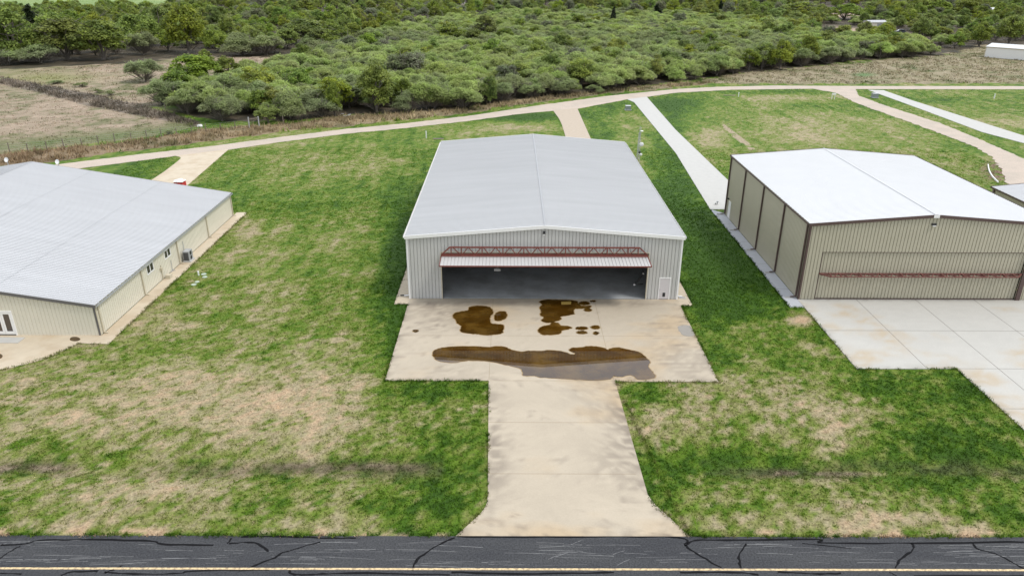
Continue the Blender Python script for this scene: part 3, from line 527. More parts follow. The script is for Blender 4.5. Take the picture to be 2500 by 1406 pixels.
# dark blades in the overhanging edge along the slabs
def region_tufts(name, poly, dens, h, w_, k_, seed, mul=1.0):
    g = np.array(GL(poly)); x0, y0 = g.min(0); x1, y1 = g.max(0); x0 = max(x0, -160); x1 = min(x1, 230); y1 = min(y1, 300)
    r = np.random.RandomState(seed); n = int((x1 - x0) * (y1 - y0) * dens); n = min(n, 3000000)
    x = r.uniform(x0, x1, n); y = r.uniform(y0, y1, n); px, py = proj(x, y); kk = inpoly(px, py, poly) & (px > -30) & (px < 2530) & ~paved(x, y) & (fbm(x * .3, y * .3, 55, 3) > r.uniform(.25, .6, n))
    x, y = x[kk], y[kk]; c, d = gcolor(x, y); tufts(name, x, y, h * r.uniform(.5, 1.3, len(x)), w_, k_, c * mul, seed)
def edge_tufts(name, polys, dens, seed):
    r_ = np.random.RandomState(seed); X, Y = [], []
    for p in polys:
        for i in range(len(p) - 1):
            (x1, y1), (x2, y2) = p[i], p[i + 1]; l = math.hypot(x2 - x1, y2 - y1); n = int(l * dens); t = r_.rand(n); nx, ny = (y2 - y1) / max(l, 1e-6), -(x2 - x1) / max(l, 1e-6); o_ = r_.normal(.03, .06, n)
            X.append(x1 + t * (x2 - x1) + nx * o_); Y.append(y1 + t * (y2 - y1) + ny * o_)
    X = np.concatenate(X); Y = np.concatenate(Y); C_, D_ = gcolor(X, Y); k_ = fbm(X * .8, Y * .8, seed, 3) > r_.uniform(.25, .65, len(X))
    tufts(name, X[k_], Y[k_], np.full(k_.sum(), .15), .10, 4, C_[k_] * .95, seed, zf=lambda a, b: np.full(np.shape(a), -.01), bw=.24)
edge_tufts('edge_grass', [[(-1.22, -1.15), (0, -1.15), (0, -14.4), (7.6, -14.4)] + fl, fr + [(16.85, -14.45), (24.42, -14.5), (24.42, -1.35), (25.5, -1.35), (25.5, 38)][0:], [(-1.22, 38), (-1.22, -1.15)],
    [(34.13, 27), (34.13, -1.6), (35.4, -1.6), (35.4, -12.55), (43, -12.45), (43, -21.5), (52.5, -30.4)], [(-39, -14.8), (-33, -14.3), (-28.94, -13), (-26.56, -11.2), (-25.38, -8.8), (-22.93, -8.87), (-22.93, 25.1)], [(-40, RY + .05), (6, RY + .05)], [(19, RY + .05), (52, RY + .05)]], 26, 41)
region_tufts('tall_dry_grass', BRUSH, 3.0, .7, .45, 5, 5, 1.3)
region_tufts('field_grass', LFIELD, 1.3, .22, .35, 4, 6, 1.1)
region_tufts('field_grass', UFIELD, .8, .35, .5, 4, 7, 1.1)
region_tufts('meadow_grass', MEADOW, .8, .45, .6, 4, 8, 1.1)
region_tufts('fence_row_grass', FROW, 2.2, .75, .5, 5, 9, 1.0)
# ------------------------------------------------------------------ main hangar
def gable(b, x0, x1, y0, y1, eh, rise, wallm, roofm, ribn=.305, front_holes=(), side_holes=(), rev=1, ov=.12, roofpitch=.305, rib_r=.03, wall_lo=.02, rd=-.06):
    xm = (x0 + x1) / 2; hw = (x1 - x0) / 2; top = lambda u: eh + rise * (1 - abs(u - xm) / hw) - .03
    MB().ribbed((0, y0, 0), (1, 0, 0), (0, 0, 1), (0, -1, 0), x0, x1, wall_lo, top, front_holes, pitch=ribn, d=rd).build('wall', wallm, b)
    MB().ribbed((0, y1, 0), (1, 0, 0), (0, 0, 1), (0, 1, 0), x0, x1, wall_lo, top, (), pitch=ribn, d=rd).build('wall', wallm, b)
    MB().ribbed((x0, 0, 0), (0, 1, 0), (0, 0, 1), (-1, 0, 0), y0, y1, wall_lo, eh - .02, side_holes if rev < 0 else (), pitch=ribn, d=rd).build('wall', wallm, b)
    MB().ribbed((x1, 0, 0), (0, 1, 0), (0, 0, 1), (1, 0, 0), y0, y1, wall_lo, eh - .02, side_holes if rev > 0 else (), pitch=ribn, d=rd).build('wall', wallm, b)
    for s in (-1, 1):
        sl = Vector((hw + ov, 0, rise * (hw + ov) / hw)); ln = sl.length; v = Vector((-s * sl.x, 0, sl.z)).normalized(); n = Vector((s * sl.z, 0, sl.x)).normalized()
        o = (xm + s * (hw + ov), 0, eh - rise * ov / hw)
        MB().ribbed(o, (0, 1, 0), tuple(v), tuple(n), y0 - ov, y1 + ov, 0, ln - .01, (), pitch=roofpitch, w=.03, sl=.012, d=rib_r).build('roof', roofm, b)
    return xm, hw
def zslope(x, xm, hw, eh, rise): return eh + rise * (1 - abs(x - xm) / hw)
def trims(b, x0, x1, y0, y1, eh, rise, ov, m, th, capm, both=True, gm=None):
    xm = (x0 + x1) / 2; hw = (x1 - x0) / 2
    for y in ([y0 - ov - .025, y1 + ov + .025] if both else [y0 - ov - .025]):
        mb = MB()
        for s in (-1, 1):
            xe = xm + s * (hw + ov + .04); ze = zslope(xe, xm, hw, eh, rise); n0 = len(mb.v)
            t0, t1 = .045, th - .045
            for yy in (y - .03, y + .03): mb.v += [(xe, yy, ze + t0), (xm, yy, eh + rise + t0), (xm, yy, eh + rise - t1), (xe, yy, ze - t1)]
            mb.f += [tuple(n0 + i for i in f) for f in ((0, 1, 2, 3), (7, 6, 5, 4), (0, 4, 5, 1), (3, 2, 6, 7), (0, 3, 7, 4), (1, 5, 6, 2))]
        mb.build('rake_trim', m, b)
    mb = MB()
    for s in (-1, 1):
        xe = xm + s * .09; ze = zslope(xe, xm, hw, eh, rise) + .04
        mb.quad((xm, y0 - ov, eh + rise + .045), (xe, y0 - ov, ze), (xe, y1 + ov, ze), (xm, y1 + ov, eh + rise + .045))
    mb.build('ridge_cap', M['ridge'] if capm is not M['roof_white'] else M['ridge_white'], b)
    for s in (-1, 1):
        xa = xm + s * (hw + ov + .005); xb = xa + s * .13; z = eh - rise * ov / hw
        mb = MB().box(min(xa, xb), max(xa, xb), y0 - ov + .01, y1 + ov - .01, z - .14, z - .13)
        mb.box(*sorted((xb, xb + s * .012)), y0 - ov + .01, y1 + ov - .01, z - .14, z + .01)
        k = y0 + .3
        while k < y1: mb.box(min(xa, xb), max(xa, xb), k, k + .05, z - .005, z + .03); k += .61
        mb.build('gutter', gm or m, b)
OPX0, OPX1, OPH = 3.04, 21.46, 4.46
hg = thing('aircraft_hangar', 'grey metal hangar with pale grey roof and open door, in the middle', 'hangar', (W_ / 2, 0, 0))
xm, hw = gable(hg, 0, W_, 0, LN, EH, RISE, M['wall_grey'], M['roof_grey'], front_holes=[(OPX0, OPX1, 0, OPH), (22.6, 23.62, 0, 2.12)], ov=.10, rib_r=.035)
trims(hg, 0, W_, 0, LN, EH, RISE, .10, M['white'], .30, M['roof_grey'])
for (x, y) in ((0, 0), (W_, 0), (0, LN), (W_, LN)):
    sx = -1 if x == 0 else 1; sy = -1 if y == 0 else 1
    mb = MB().box(*sorted((x + sx * .012, x - sx * .13)), *sorted((y + sy * .012, y + sy * .022)), .02, EH - .12).box(*sorted((x + sx * .012, x + sx * .022)), *sorted((y + sy * .01, y - sy * .13)), .02, EH - .16)
    mb.build('corner_trim', M['white'], hg)
mb = MB().box(.06, W_ - .06, .06, LN - .06, .0, .035); mb.build('floor', M['floor'], hg)
for y in (6.3, 12.5, 18.8, 25, 31.2):
    mb = MB()
    for x in (.45, W_ - .45): mb.box(x - .14, x + .14, y - .1, y + .1, .03, EH - .35)
    mb.bar((.45, y, EH - .5), (xm, y, EH + RISE - .6), .2, .45); mb.bar((xm, y, EH + RISE - .6), (W_ - .45, y, EH - .5), .2, .45); mb.build('steel_frame', M['red_steel'], hg)
mb = MB().box(OPX0 - .08, OPX0, -.02, .18, .02, OPH + .04).box(OPX1, OPX1 + .08, -.02, .18, .02, OPH + .04).box(OPX0 + .002, OPX1 - .002, -.02, .18, OPH, OPH + .1); mb.build('door_jamb', M['cream_trim'], hg)
# tilted door
DX0, DX1 = 3.09, 21.30
def truss(mb, x0, x1, f, n=10, off=.74, cs=.115, ds=.085):
    """f(x, t) -> point; t=0 on the leaf, t=1 outer chord"""
    xa, xb = x0 + off, x1 - off; mb.bar(f(x0, 0), f(x1, 0), cs); mb.bar(f(xa, 1), f(xb, 1), cs); mb.bar(f(x0, 0), f(xa, 1), ds + .02); mb.bar(f(x1, 0), f(xb, 1), ds + .02)
    mb.bar(f(x0 + .1, .12), f(x1 - .1, .12), .04)
    a0, a1 = x0 + 1.75, x1 - 1.75; b = (a1 - a0) / 8
    mb.bar(f(xa + .12, .02), f(xa + .12, .98), ds); mb.bar(f(xb - .12, .02), f(xb - .12, .98), ds); mb.bar(f(xa + .25, 1), f(a0 - .06, 0), ds * .8); mb.bar(f(xb - .25, 1), f(a1 + .06, 0), ds * .8)
    for i in range(9): x = a0 + b * i; mb.bar(f(x, 0), f(x, 1), ds + .01); mb.bar(f(x - .14, -.06), f(x + .14, -.06), .07)
    for i in range(8):
        x = a0 + b * i; s = i % 2; pts = [(.06, 0), (.64, 1), (1.22, 0), (1.80, 1)] if s == 0 else [(.10, 1), (.64, 0), (1.22, 1), (1.80, 0)]
        for q in range(3):
            p, r = pts[q], pts[q + 1]; mb.bar(f(x + p[0] * b / 1.87, p[1]), f(x + r[0] * b / 1.87, r[1]), ds * .8)
dr = Vector((0, -2.25 - 2.0, 4.14 - 4.41)); dl = dr.length; dv = dr.normalized(); dn = Vector((0, dv.z, -dv.y))
door = MB().ribbed((DX0, 2.0, 4.41), (1, 0, 0), tuple(dv), tuple(dn), 0, DX1 - DX0, 0, dl, (), w=.06, d=-.045)
door.ribbed((DX0, 2.0, 4.33), (1, 0, 0), tuple(dv), tuple(dn), 0, DX1 - DX0, 0, dl, (), d=-.001)
dd = door.build('tilting_door', mat('door_sheet', (.50, .49, .48), .5, .04, .8), hg); dd['label'] = 'large tilting door swung open like an awning'
mb = MB(); F0 = lambda x, t: Vector((x, 2.0, 4.37)) + dv * (dl * t)
mb.bar(F0(DX0 - .03, 1.005), F0(DX1 + .03, 1.005), .07, .10); mb.bar(F0(DX0 - .03, .0), F0(DX0 - .03, 1.0), .07, .15); mb.bar(F0(DX1 + .03, .0), F0(DX1 + .03, 1.0), .07, .15)
mb.build('door_frame', M['red_steel'], dd)
mb = MB(); truss(mb, DX0, DX1, lambda x, t: (x, -.30, 4.40 + .70 * t)); mb.bar((DX0, -.52, 4.36), (DX1, -.52, 4.36), .07)
mb.build('truss', M['red_steel'], dd)
# personnel door
pd = MB().box(22.66, 23.56, -.02, .03, .06, 2.07).build('side_door', mat('pinkish_white_door', lin(232, 226, 226, .7), .5, .03), hg)
MB().box(22.58, 22.66, -.04, .06, .02, 2.15).box(23.56, 23.64, -.04, .06, .02, 2.15).box(22.66, 23.56, -.04, .06, 2.07, 2.15).build('door_frame', M['white'], pd)
MB().box(23.0, 23.24, -.032, -.02, .28, .68).build('pet_flap', M['dark'], pd); MB().tube((22.74, -.08, 1.0), (22.74, -.02, 1.0), .035).build('handle', M['galv'], pd)
wl = MB().box(12.02, 12.22, -.1, 0, 6.36, 6.52).box(12.0, 12.24, -.2, -.03, 6.3, 6.36).build('wall_light', M['dark'], hg); MB().box(12.05, 12.19, -.19, -.09, 6.2, 6.3).build('lens', M['white'], wl)
for x, y in ((-.14, 17.5), (W_ + .14, 17.0)):
    wl = MB().box(x - .09, x + .09, y, y + .2, 5.55, 5.75).build('wall_light', M['white'], hg)
for s, x in ((-1, -.03), (1, W_ + .03)):
    for y in (.5, 12.5, 25, 37.1): MB().box(*sorted((x, x + s * .09)), y - .05, y + .05, .12, EH - .3).bar((x + s * .05, y, .12), (x + s * .5, y, .07), .09).build('downspout', M['white'], hg)
tag(MB().tube((-.14, .63, .09), (-.66, .62, .06), .055, k=10).tube((-.66, .62, .06), (-.9, .6, .05), .06, k=10).build('drain_pipe', M['dark'], None), 'black drain pipe on the path at the left front corner of the open hangar', 'pipe')
g = thing('drain_grate', 'flat metal grate on the path at the right front corner of the open hangar', 'grate', (24.85, .3, .02))
MB().box(24.6, 25.2, .15, .18, .013, .05).box(24.6, 25.2, .42, .45, .013, .05).box(24.6, 24.63, .18, .42, .013, .05).box(25.17, 25.2, .18, .42, .013, .05).build('frame', M['galv'], g)
mb = MB(); [mb.box(24.66 + .08 * i, 24.69 + .08 * i, .18, .42, .014, .04) for i in range(6)]; mb.build('bars', M['galv'], g)
# things inside the hangar
h = thing('ceiling_fan_heater', 'small grey heater hanging in the open doorway, left of the middle', 'heater', (7.95, 1.5, 3.4))
q = P(1214, 655, 1, 1.5)
MB().bar((q[0], 1.5, 4.3), (q[0], 1.5, q[2] + .05), .05).build('hanger', M['galv'], h); MB().box(q[0] - .28, q[0] + .28, 1.35, 1.65, q[2] - .22, q[2]).box(q[0] - .1, q[0] + .3, 1.3, 1.35, q[2] - .2, q[2] - .05).build('housing', M['galv'], h)
g = thing('door_strut', 'dark diagonal door strut just inside the right end of the open doorway', 'strut', (21.0, 1.6, 0))
a = P(1549, 695, 1, 1.6); b = P(1571, 668, 1, 1.6)
MB().bar(tuple(a), tuple(b), .09).bar(tuple(b), (21.4, 1.6, float(b[2]) + .3), .1).bar(tuple(a), (21.5, 1.6, float(a[2]) + .05), .06).build('arm', M['dark'], g); MB().lathe(tuple(a), [(.0, -.1), (.1, -.06), (.12, 0), (.1, .06), (0, .1)], 10).build('end_weight', M['white'], g); MB().lathe(tuple(b), [(.0, -.08), (.08, -.05), (.09, 0), (.08, .05), (0, .08)], 10).build('end_weight', M['white'], g)
# ------------------------------------------------------------------ right hangar
X2, Y2, WD2, LN2, EH2, RS2 = 35.42, .09, 21.5, 25.1, 7.28, .83
rh = thing('tan_hangar', 'tan metal hangar with brown trim and bright white roof, on the right', 'hangar', (46.2, .1, 0))
xm2, hw2 = gable(rh, X2, X2 + WD2, Y2, Y2 + LN2, EH2, RS2, M['wall_tan'], M['roof_white'], front_holes=[(36.92, 55.2, 0, 4.62)], side_holes=[(23.2, 24.1, 0, 2.06)], rev=-1, ov=.1)
trims(rh, X2, X2 + WD2, Y2, Y2 + LN2, EH2, RS2, .1, M['brown'], .27, M['roof_white'])
for (x, y) in ((X2, Y2), (X2 + WD2, Y2), (X2, Y2 + LN2), (X2 + WD2, Y2 + LN2)):
    sx = -1 if x == X2 else 1; sy = -1 if y == Y2 else 1
    MB().box(*sorted((x + sx * .012, x - sx * .14)), *sorted((y + sy * .012, y + sy * .03)), .02, EH2 - .2).box(*sorted((x + sx * .012, x + sx * .03)), *sorted((y + sy * .01, y - sy * .14)), .02, EH2 - .16).build('corner_trim', M['brown'], rh)
for s, x in ((-1, X2 - .035), (1, X2 + WD2 + .035)):
    for y in (.45, 6.4, 12.7, 19.1, 25.0): MB().box(*sorted((x, x + s * .12)), y - .08, y + .08, .16, EH2 - .14).bar((x + s * .05, y, .17), (x + s * .55, y, .1), .12, .1).build('downspout', M['brown'], rh)
for i, y in enumerate((.45, 6.4, 12.7, 19.1, 25.0)):
    lab = ['nearest the camera', 'second from the front', 'in the middle', 'fourth from the front', 'farthest back'][i]
    tag(MB().box(34.42, 35.1, y - .14, y - .1, .016, .09).box(34.42, 35.1, y + .1, y + .14, .016, .09).box(34.42, 35.1, y - .1, y + .1, .0165, .035).build('splash_block', M['conc_drive'], None), 'pale splash block under the brown downspout %s along the tan hangar side' % lab, 'splash block', 'splash blocks along the tan hangar')
dl2 = MB().ribbed((0, Y2 + .12, 0), (1, 0, 0), (0, 0, 1), (0, -1, 0), 36.97, 55.15, .1, 4.57, ()).build('hangar_door', M['wall_tan'], rh); dl2['label'] = 'large closed tan hangar door'
MB().box(36.92, 36.96, Y2 - .005, Y2 + .11, .05, 4.6).box(36.96, 55.15, Y2 - .005, Y2 + .11, 4.575, 4.615).box(36.96, 55.15, Y2 + .0, Y2 + .11, .06, .1).build('door_frame', M['brown'], dl2)
mb = MB(); truss(mb, 36.95, 55.15, lambda x, t: (x, Y2 - .02 - .74 * t, 2.58 - .03 * t), cs=.08); truss(mb, 36.97, 55.13, lambda x, t: (x, Y2 - .02 - .55 * t, 2.47 + .02 * t), cs=.05, ds=.035); mb.build('truss', mat('brown_red_steel', (.16, .06, .05), .55, .2, 4), dl2)
MB().box(55.2, 55.58, Y2 - .16, Y2 - .01, .02, 4.75).build('door_post', M['brown'], rh)
MB().box(36.9, 55.2, Y2 - .04, Y2 + .2, .0, .045).build('threshold', M['joint'], rh)
pd = MB().box(X2 - .01, X2 + .02, 23.24, 24.06, .04, 2.02).build('side_door', M['white'], rh); MB().box(X2 - .035, X2, 23.18, 23.24, .02, 2.08).box(X2 - .035, X2, 24.06, 24.12, .02, 2.08).box(X2 - .035, X2, 23.24, 24.06, 2.02, 2.08).build('door_frame', M['white'], pd)
wl = MB().box(X2 - .2, X2, 24.15, 24.35, 2.15, 2.3).build('wall_light', M['dark'], rh)
wl = MB().box(45.95, 46.35, Y2 - .16, Y2, 7.17, 7.33).build('wall_light', M['dark'], rh); MB().box(46.02, 46.3, Y2 - .2, Y2 - .02, 7.1, 7.17).build('lens', M['white'], wl)
MB().box(45.93, 46.43, Y2 - .185, Y2 - .16, EH2 + RS2 - .24, EH2 + RS2 + .03).build('name_plate', M['white'], rh)
# ------------------------------------------------------------------ left building
X3, Y3, LN3, EH3, RS3, WD3 = -24.24, -7.42, 31.4, 2.78, 3.66, 45.4
lb = thing('cream_building', 'long cream metal building with pale ribbed roof and windows, on the left', 'building', (-46, -7.4, 0))
gable(lb, X3 - WD3, X3, Y3, Y3 + LN3, EH3, RS3, M['wall_cream'], M['roof_left'], front_holes=[(-32.9, -31.0, 0, 2.2)], side_holes=[(1.6, 3.02, 1.52, 2.42), (5.4, 6.78, 1.55, 2.42)], rev=1, ov=.14, rib_r=.045, rd=-.028)
trims(lb, X3 - WD3, X3, Y3, Y3 + LN3, EH3, RS3, .14, M['grey_trim'], .26, M['roof_left'], gm=M['grey_gutter'])
mb = MB()                                        # lap seams of the roof sheets
for fx in (.35, .7):
    x = X3 - WD3 / 2 * fx; z = zslope(x, X3 - WD3 / 2, WD3 / 2, EH3, RS3); mb.quad((x, Y3 - .1, z + .050), (x + .03, Y3 - .1, z + .046), (x + .03, Y3 + LN3, z + .046), (x, Y3 + LN3, z + .052))
mb.build('roof_lap_seam', mat('lap_seam', lin(206, 208, 210, .6), .5, .05), lb)
MB().box(X3 - .14, X3 + .012, Y3 - .03, Y3 - .012, .02, EH3 - .1).build('corner_trim', M['grey_trim'], lb); MB().box(X3 + .012, X3 + .03, Y3 - .012, Y3 + .14, .02, EH3 - .12).build('corner_trim', M['cream_trim'], lb)
MB().box(X3 - .05, X3 + .03, Y3 + LN3 - .1, Y3 + LN3 + .03, .02, EH3 - .1).build('corner_trim', M['cream_trim'], lb)
for y in (-7.05, .5, 8.25, 16.05, 23.8): MB().box(X3 + .035, X3 + .12, y - .06, y + .06, .14, EH3 - .16).bar((X3 + .08, y, .14), (X3 + .4, y, .07), .09).build('downspout', M['cream_trim'], lb)
for (ya, yb) in ((1.6, 3.02), (5.4, 6.78)):
    z0, z1 = (1.52, 2.42) if ya < 2 else (1.55, 2.42); ym = (ya + yb) / 2; x0 = X3 - .03; x1 = X3 + .04
    wf = MB().box(x0, x1, ya, yb, z0, z0 + .09).box(x0, x1, ya, yb, z1 - .09, z1).box(x0, x1, ya, ya + .09, z0 + .09, z1 - .09).box(x0, x1, yb - .09, yb, z0 + .09, z1 - .09).box(x0, x1, ym - .05, ym + .05, z0 + .09, z1 - .09).build('window', M['white'], lb)
    for a, b in ((ya + .09, ym - .05), (ym + .05, yb - .09)): MB().box(X3 - .02, X3, a, b, z0 + .09, z1 - .09).build('pane', M['glass'], wf)
yw = Y3
fd = MB().box(-32.9, -32.78, yw - .05, yw + .05, .02, 2.2).box(-31.12, -31.0, yw - .05, yw + .05, .02, 2.2).box(-32.78, -31.12, yw - .05, yw + .05, 2.08, 2.2).build('french_door', M['white'], lb)
for x0 in (-32.77, -31.94):
    x1 = x0 + .81
    lf = MB().box(x0, x0 + .16, yw - .03, yw + .02, .1, 2.07).box(x1 - .16, x1, yw - .03, yw + .02, .1, 2.07).box(x0 + .16, x1 - .16, yw - .03, yw + .02, 1.9, 2.07).box(x0 + .16, x1 - .16, yw - .03, yw + .02, .1, .36).build('door_leaf', M['white'], fd)
    MB().box(x0 + .16, x1 - .16, yw - .01, yw, .36, 1.9).build('pane', M['glassbrown'], fd)
MB().box(-32.78, -31.12, yw - .06, yw + .03, .02, .09).build('sill', M['dark'], fd)
tag(MB().box(-32.4, -30.15, -8.85, -7.9, .021, .06).build('door_mat', M['conc_drive'], None), 'pale rectangular mat on the patio below the french door', 'mat')
# meter, pipes
mt = MB().box(X3 + .03, X3 + .2, 4.05, 4.3, .95, 1.25).build('electric_meter', M['cream_trim'], lb); MB().bar((X3 + .1, 4.2, .05), (X3 + .1, 4.2, .95), .06).bar((X3 + .06, 4.25, 1.25), (X3 + .06, 4.25, 1.5), .05).build('conduit', M['cream_trim'], mt)
tag(MB().box(X3 + .25, X3 + .7, 4.35, 4.9, .02, .36).build('utility_box', M['cream_trim'], None), 'low beige utility box on the path below the electric meter of the cream building', 'utility box')
MB().tube((X3 + .07, 6.4, .1), (X3 + .07, 6.4, 1.15), .025).bar((X3 + .05, 6.4, .1), (X3 + .35, 6.4, .08), .05).bar((X3 + .08, 6.0, .06), (X3 + .08, 6.6, .06), .05).build('wall_pipe', M['galv'], lb)
MB().tube((X3 + .07, 9.6, 1.0), (X3 + .07, 9.6, 1.95), .03).build('conduit', M['galv'], lb)
ac = thing('air_conditioner', 'grey outdoor air conditioner on a white pad against the cream building', 'air conditioner', (-23.6, 9.2, 0))
ab = MB().box(-23.98, -23.38, 8.7, 9.62, .14, 1.12).build('cabinet', M['acgrey'], ac); MB().box(-24.05, -23.25, 8.6, 9.72, .02, .14).build('pad', M['conc_drive'], ac)
mb = MB(); [mb.box(-23.92, -23.44, 8.685, 8.7, .2 + .06 * i, .235 + .06 * i) for i in range(14)]; mb.build('louvres', M['dark'], ab)
mb = MB()
for zc in (.38, .86): mb.lathe((-23.38, 9.18, zc), [(.0, .0), (.2, .0), (.2, .012), (.0, .012)], 20, (1, 0, 0))
mb.build('fan_grille', M['dark'], ab); MB().box(-23.99, -23.37, 8.69, 9.63, 1.12, 1.14).build('top_panel', M['galv'], ab)
# roof dishes at the back rake of the cream building
for (px, py, lab) in ((143, 404, 'nearer the right end'), (19, 399, 'at the left edge of the picture')):
    q = P(px, py, 1, 24.3); d = thing('satellite_dish', 'small white dish behind the cream building roof, ' + lab, 'dish', tuple(map(float, q)), 'dishes behind the cream building roof')
    MB().tube((q[0], 24.3, 0), (q[0], 24.3, q[2] + .3), .04).build('mast', M['galv'], d); MB().lathe((q[0], 24.28, q[2] + .42), [(.0, .06), (.12, .05), (.22, .0), (.28, -.08), (.0, .02)], 16, (.2, 1, -.35)).build('dish', M['white'], d)
# septic lids
for (px, py, r, lab) in ((497.5, 669, .25, 'round pale green septic lid, farthest from the path of the pair'), (500, 676, .24, 'round pale green septic lid just below the far one'), (473, 694.5, .25, 'round white septic lid nearest the camera'), (481, 688, .22, 'small half buried white lid between the other septic lids')):
    x, y = G(px, py); tag(MB().lathe((x, y, -.03), [(0, .05), (r * .9, .05), (r, .03), (r, 0)], 20).build('septic_lid', M['lid'], None, origin=(x, y, 0)), lab, 'lid', 'septic lids in the left lawn')
x, y = G(485, 671); tag(MB().tube((x, y, -.05), (x, y, .3), .08).lathe((x, y, .3), [(.1, 0), (.1, .06), (0, .08)], 12).build('cleanout_pipe', M['pvc'], None, origin=(x, y, 0)), 'short white cleanout pipe beside the septic lids in the lawn', 'pipe')
# portable toilet
x, y = G(438, 440, 2.25); pt = thing('portable_toilet', 'red portable toilet with white roof behind the cream building', 'portable toilet', (x, y, 0))
mb = MB(); mb.box(x - .55, x + .55, y - .55, y + .55, .1, 2.1); mb.build('cabin', M['redplastic'], pt)
n0 = MB().box(x - .6, x + .6, y - .6, y + .6, 2.1, 2.18); n0.lathe((x, y, 2.18), [(.8, 0), (.62, .12), (.3, .17), (0, .18)], 4); n0.build('roof', M['pvc'], pt)
MB().box(x - .4, x + .4, y - .58, y - .55, .2, 2.0).build('door', M['redplastic'], pt); MB().box(x - .58, x + .58, y - .58, y + .58, 0, .1).build('base', M['dark'], pt)
# small things on the lawns
def transformer(px, py, s, lab):
    x, y = G(px, py); t = thing('transformer_box', lab, 'transformer', (x, y, 0), 'green grey transformer boxes on the far lawn')
    MB().box(x - .65 * s, x + .65 * s, y - .6 * s, y + .6 * s, 0, .12).build('pad', M['conc_grey'], t)
    c = MB().prism([(x - .55 * s, y - .5 * s), (x + .55 * s, y - .5 * s), (x + .55 * s, y + .5 * s), (x - .55 * s, y + .5 * s)], .12, .85 * s).build('cabinet', M['dgreen'], t); MB().box(x - .57 * s, x + .57 * s, y - .53 * s, y + .52 * s, .85 * s, .92 * s).build('lid', M['galv'], c)
transformer(1533, 269, 1.0, 'grey transformer box left of the pale drive that runs behind the open hangar'); transformer(2135, 239, 1.1, 'grey transformer box between the gravel lane and the white drive')
def post(px, py, h, w_, lab, m='pvc', nm='marker_post'):
    x, y = G(px, py); o = MB().box(x - w_, x + w_, y - w_, y + w_, -.05, h).box(x - w_ * 1.3, x + w_ * 1.3, y - w_ * 1.3, y + w_ * 1.3, h, h + .05).build(nm, M[m], None, origin=(x, y, 0)); return tag(o, lab, 'post', 'white marker posts on the far lawn')
post(1041, 337, 1.1, .09, 'white marker post behind the left back corner of the open hangar'); post(1803, 236, .85, .08, 'white marker post on the lawn behind the tan hangar'); post(2427, 241, 1.0, .09, 'white marker post right of the white drive at the far right')
x, y = G(2034, 243); t = thing('hydrant_stand', 'white stand with two legs beside the start of the gravel lane', 'stand', (x, y, 0)); MB().box(x - .4, x - .3, y - .05, y + .05, 0, 1).build('leg', M['pvc'], t); MB().box(x + .22, x + .32, y - .05, y + .05, 0, 1).build('leg', M['pvc'], t); MB().box(x - .42, x + .45, y - .12, y + .12, 1.0, 1.35).build('box', M['pvc'], t)
x, y = G(1751, 500); tag(MB().tube((x, y, 0), (x, y, .35), .06).lathe((x, y, .35), [(.14, 0), (.14, .12), (0, .16)], 10).box(x - .3, x - .12, y - .05, y + .05, .02, .25).build('water_tap', M['galv'], None, origin=(x, y, 0)), 'small grey tap in the grass left of the tan hangar back corner', 'tap')
for nm, px, py, sz, lab in (('puddle_mat', 1070, 342, .6, 'small dark cover in the grass right of the white marker post behind the hangar'), ('cover', 1782, 236, .9, 'flat dark cover in the lawn left of the far white marker post')):
    x, y = G(px, py - 3); tag(MB().prism([(x - sz * 1.5, y - .3), (x + sz * 1.5, y - .3), (x + sz * 1.5, y + .3), (x - sz * 1.5, y + .3)], -.05, .03).build('ground_cover_lid', M['wood'], None), lab, 'cover')
# lattice antenna tower beside the right eave
tx = 25.45; q = P(1557, 392, 0, tx); ty = float(q[1]); tz = float(P(1565, 311, 1, ty)[2])
at = thing('antenna_tower', 'thin grey lattice antenna tower beside the right edge of the open hangar roof', 'tower', (tx, ty, 0))
mb = MB(); wz = lambda z: (.34 * (1 - max(0, z - tz * .55) / (tz * .45) * .75)) / 2 + .03; legs = [(math.cos(a), math.sin(a)) for a in (rad(90), rad(210), rad(330))]
Z = [tz * .93 * i / 22 for i in range(23)]
for i in range(22):
    for j in range(3):
        a, b = legs[j], legs[(j + 1) % 3]; w0, w1 = wz(Z[i]) * 1.15, wz(Z[i + 1]) * 1.15
        mb.bar((tx + a[0] * w0, ty + a[1] * w0, Z[i]), (tx + a[0] * w1, ty + a[1] * w1, Z[i + 1]), .045); p0 = (a if i % 2 else b); p1 = (b if i % 2 else a)
        mb.bar((tx + p0[0] * w0, ty + p0[1] * w0, Z[i]), (tx + p1[0] * w1, ty + p1[1] * w1, Z[i + 1]), .025)
mb.build('lattice_mast', M['galv'], at); MB().tube((tx, ty, Z[-1]), (tx, ty, tz + .1), .03).tube((tx + .16, ty, Z[-1] - .2), (tx + .16, ty, tz), .02).build('whip_antenna', M['galv'], at)
def dish(px, py, r, m='white'):
    q = P(px, py, 1, ty - .25); MB().lathe((q[0], q[1], q[2]), [(0, .02), (r * .8, .0), (r, -.1), (r * .98, -.16), (r * .5, -.22), (0, -.24)], 18, (.35, 1, .1)).bar((q[0], q[1] + .1, q[2]), (tx, ty, float(q[2])), .05).build('dish', M[m], at)
dish(1567, 352, .26); dish(1565, 377, .17); q = P(1562, 373, 1, ty - .3); MB().box(q[0] - .12, q[0] + .1, q[1], q[1] + .2, q[2] - .12, q[2] + .14).build('equipment_box', M['dark'], at)
q = P(1567, 320, 1, ty - .2); MB().lathe(tuple(q), [(0, .06), (.16, .02), (.2, -.03), (0, -.08)], 12).build('dish', M['white'], at)
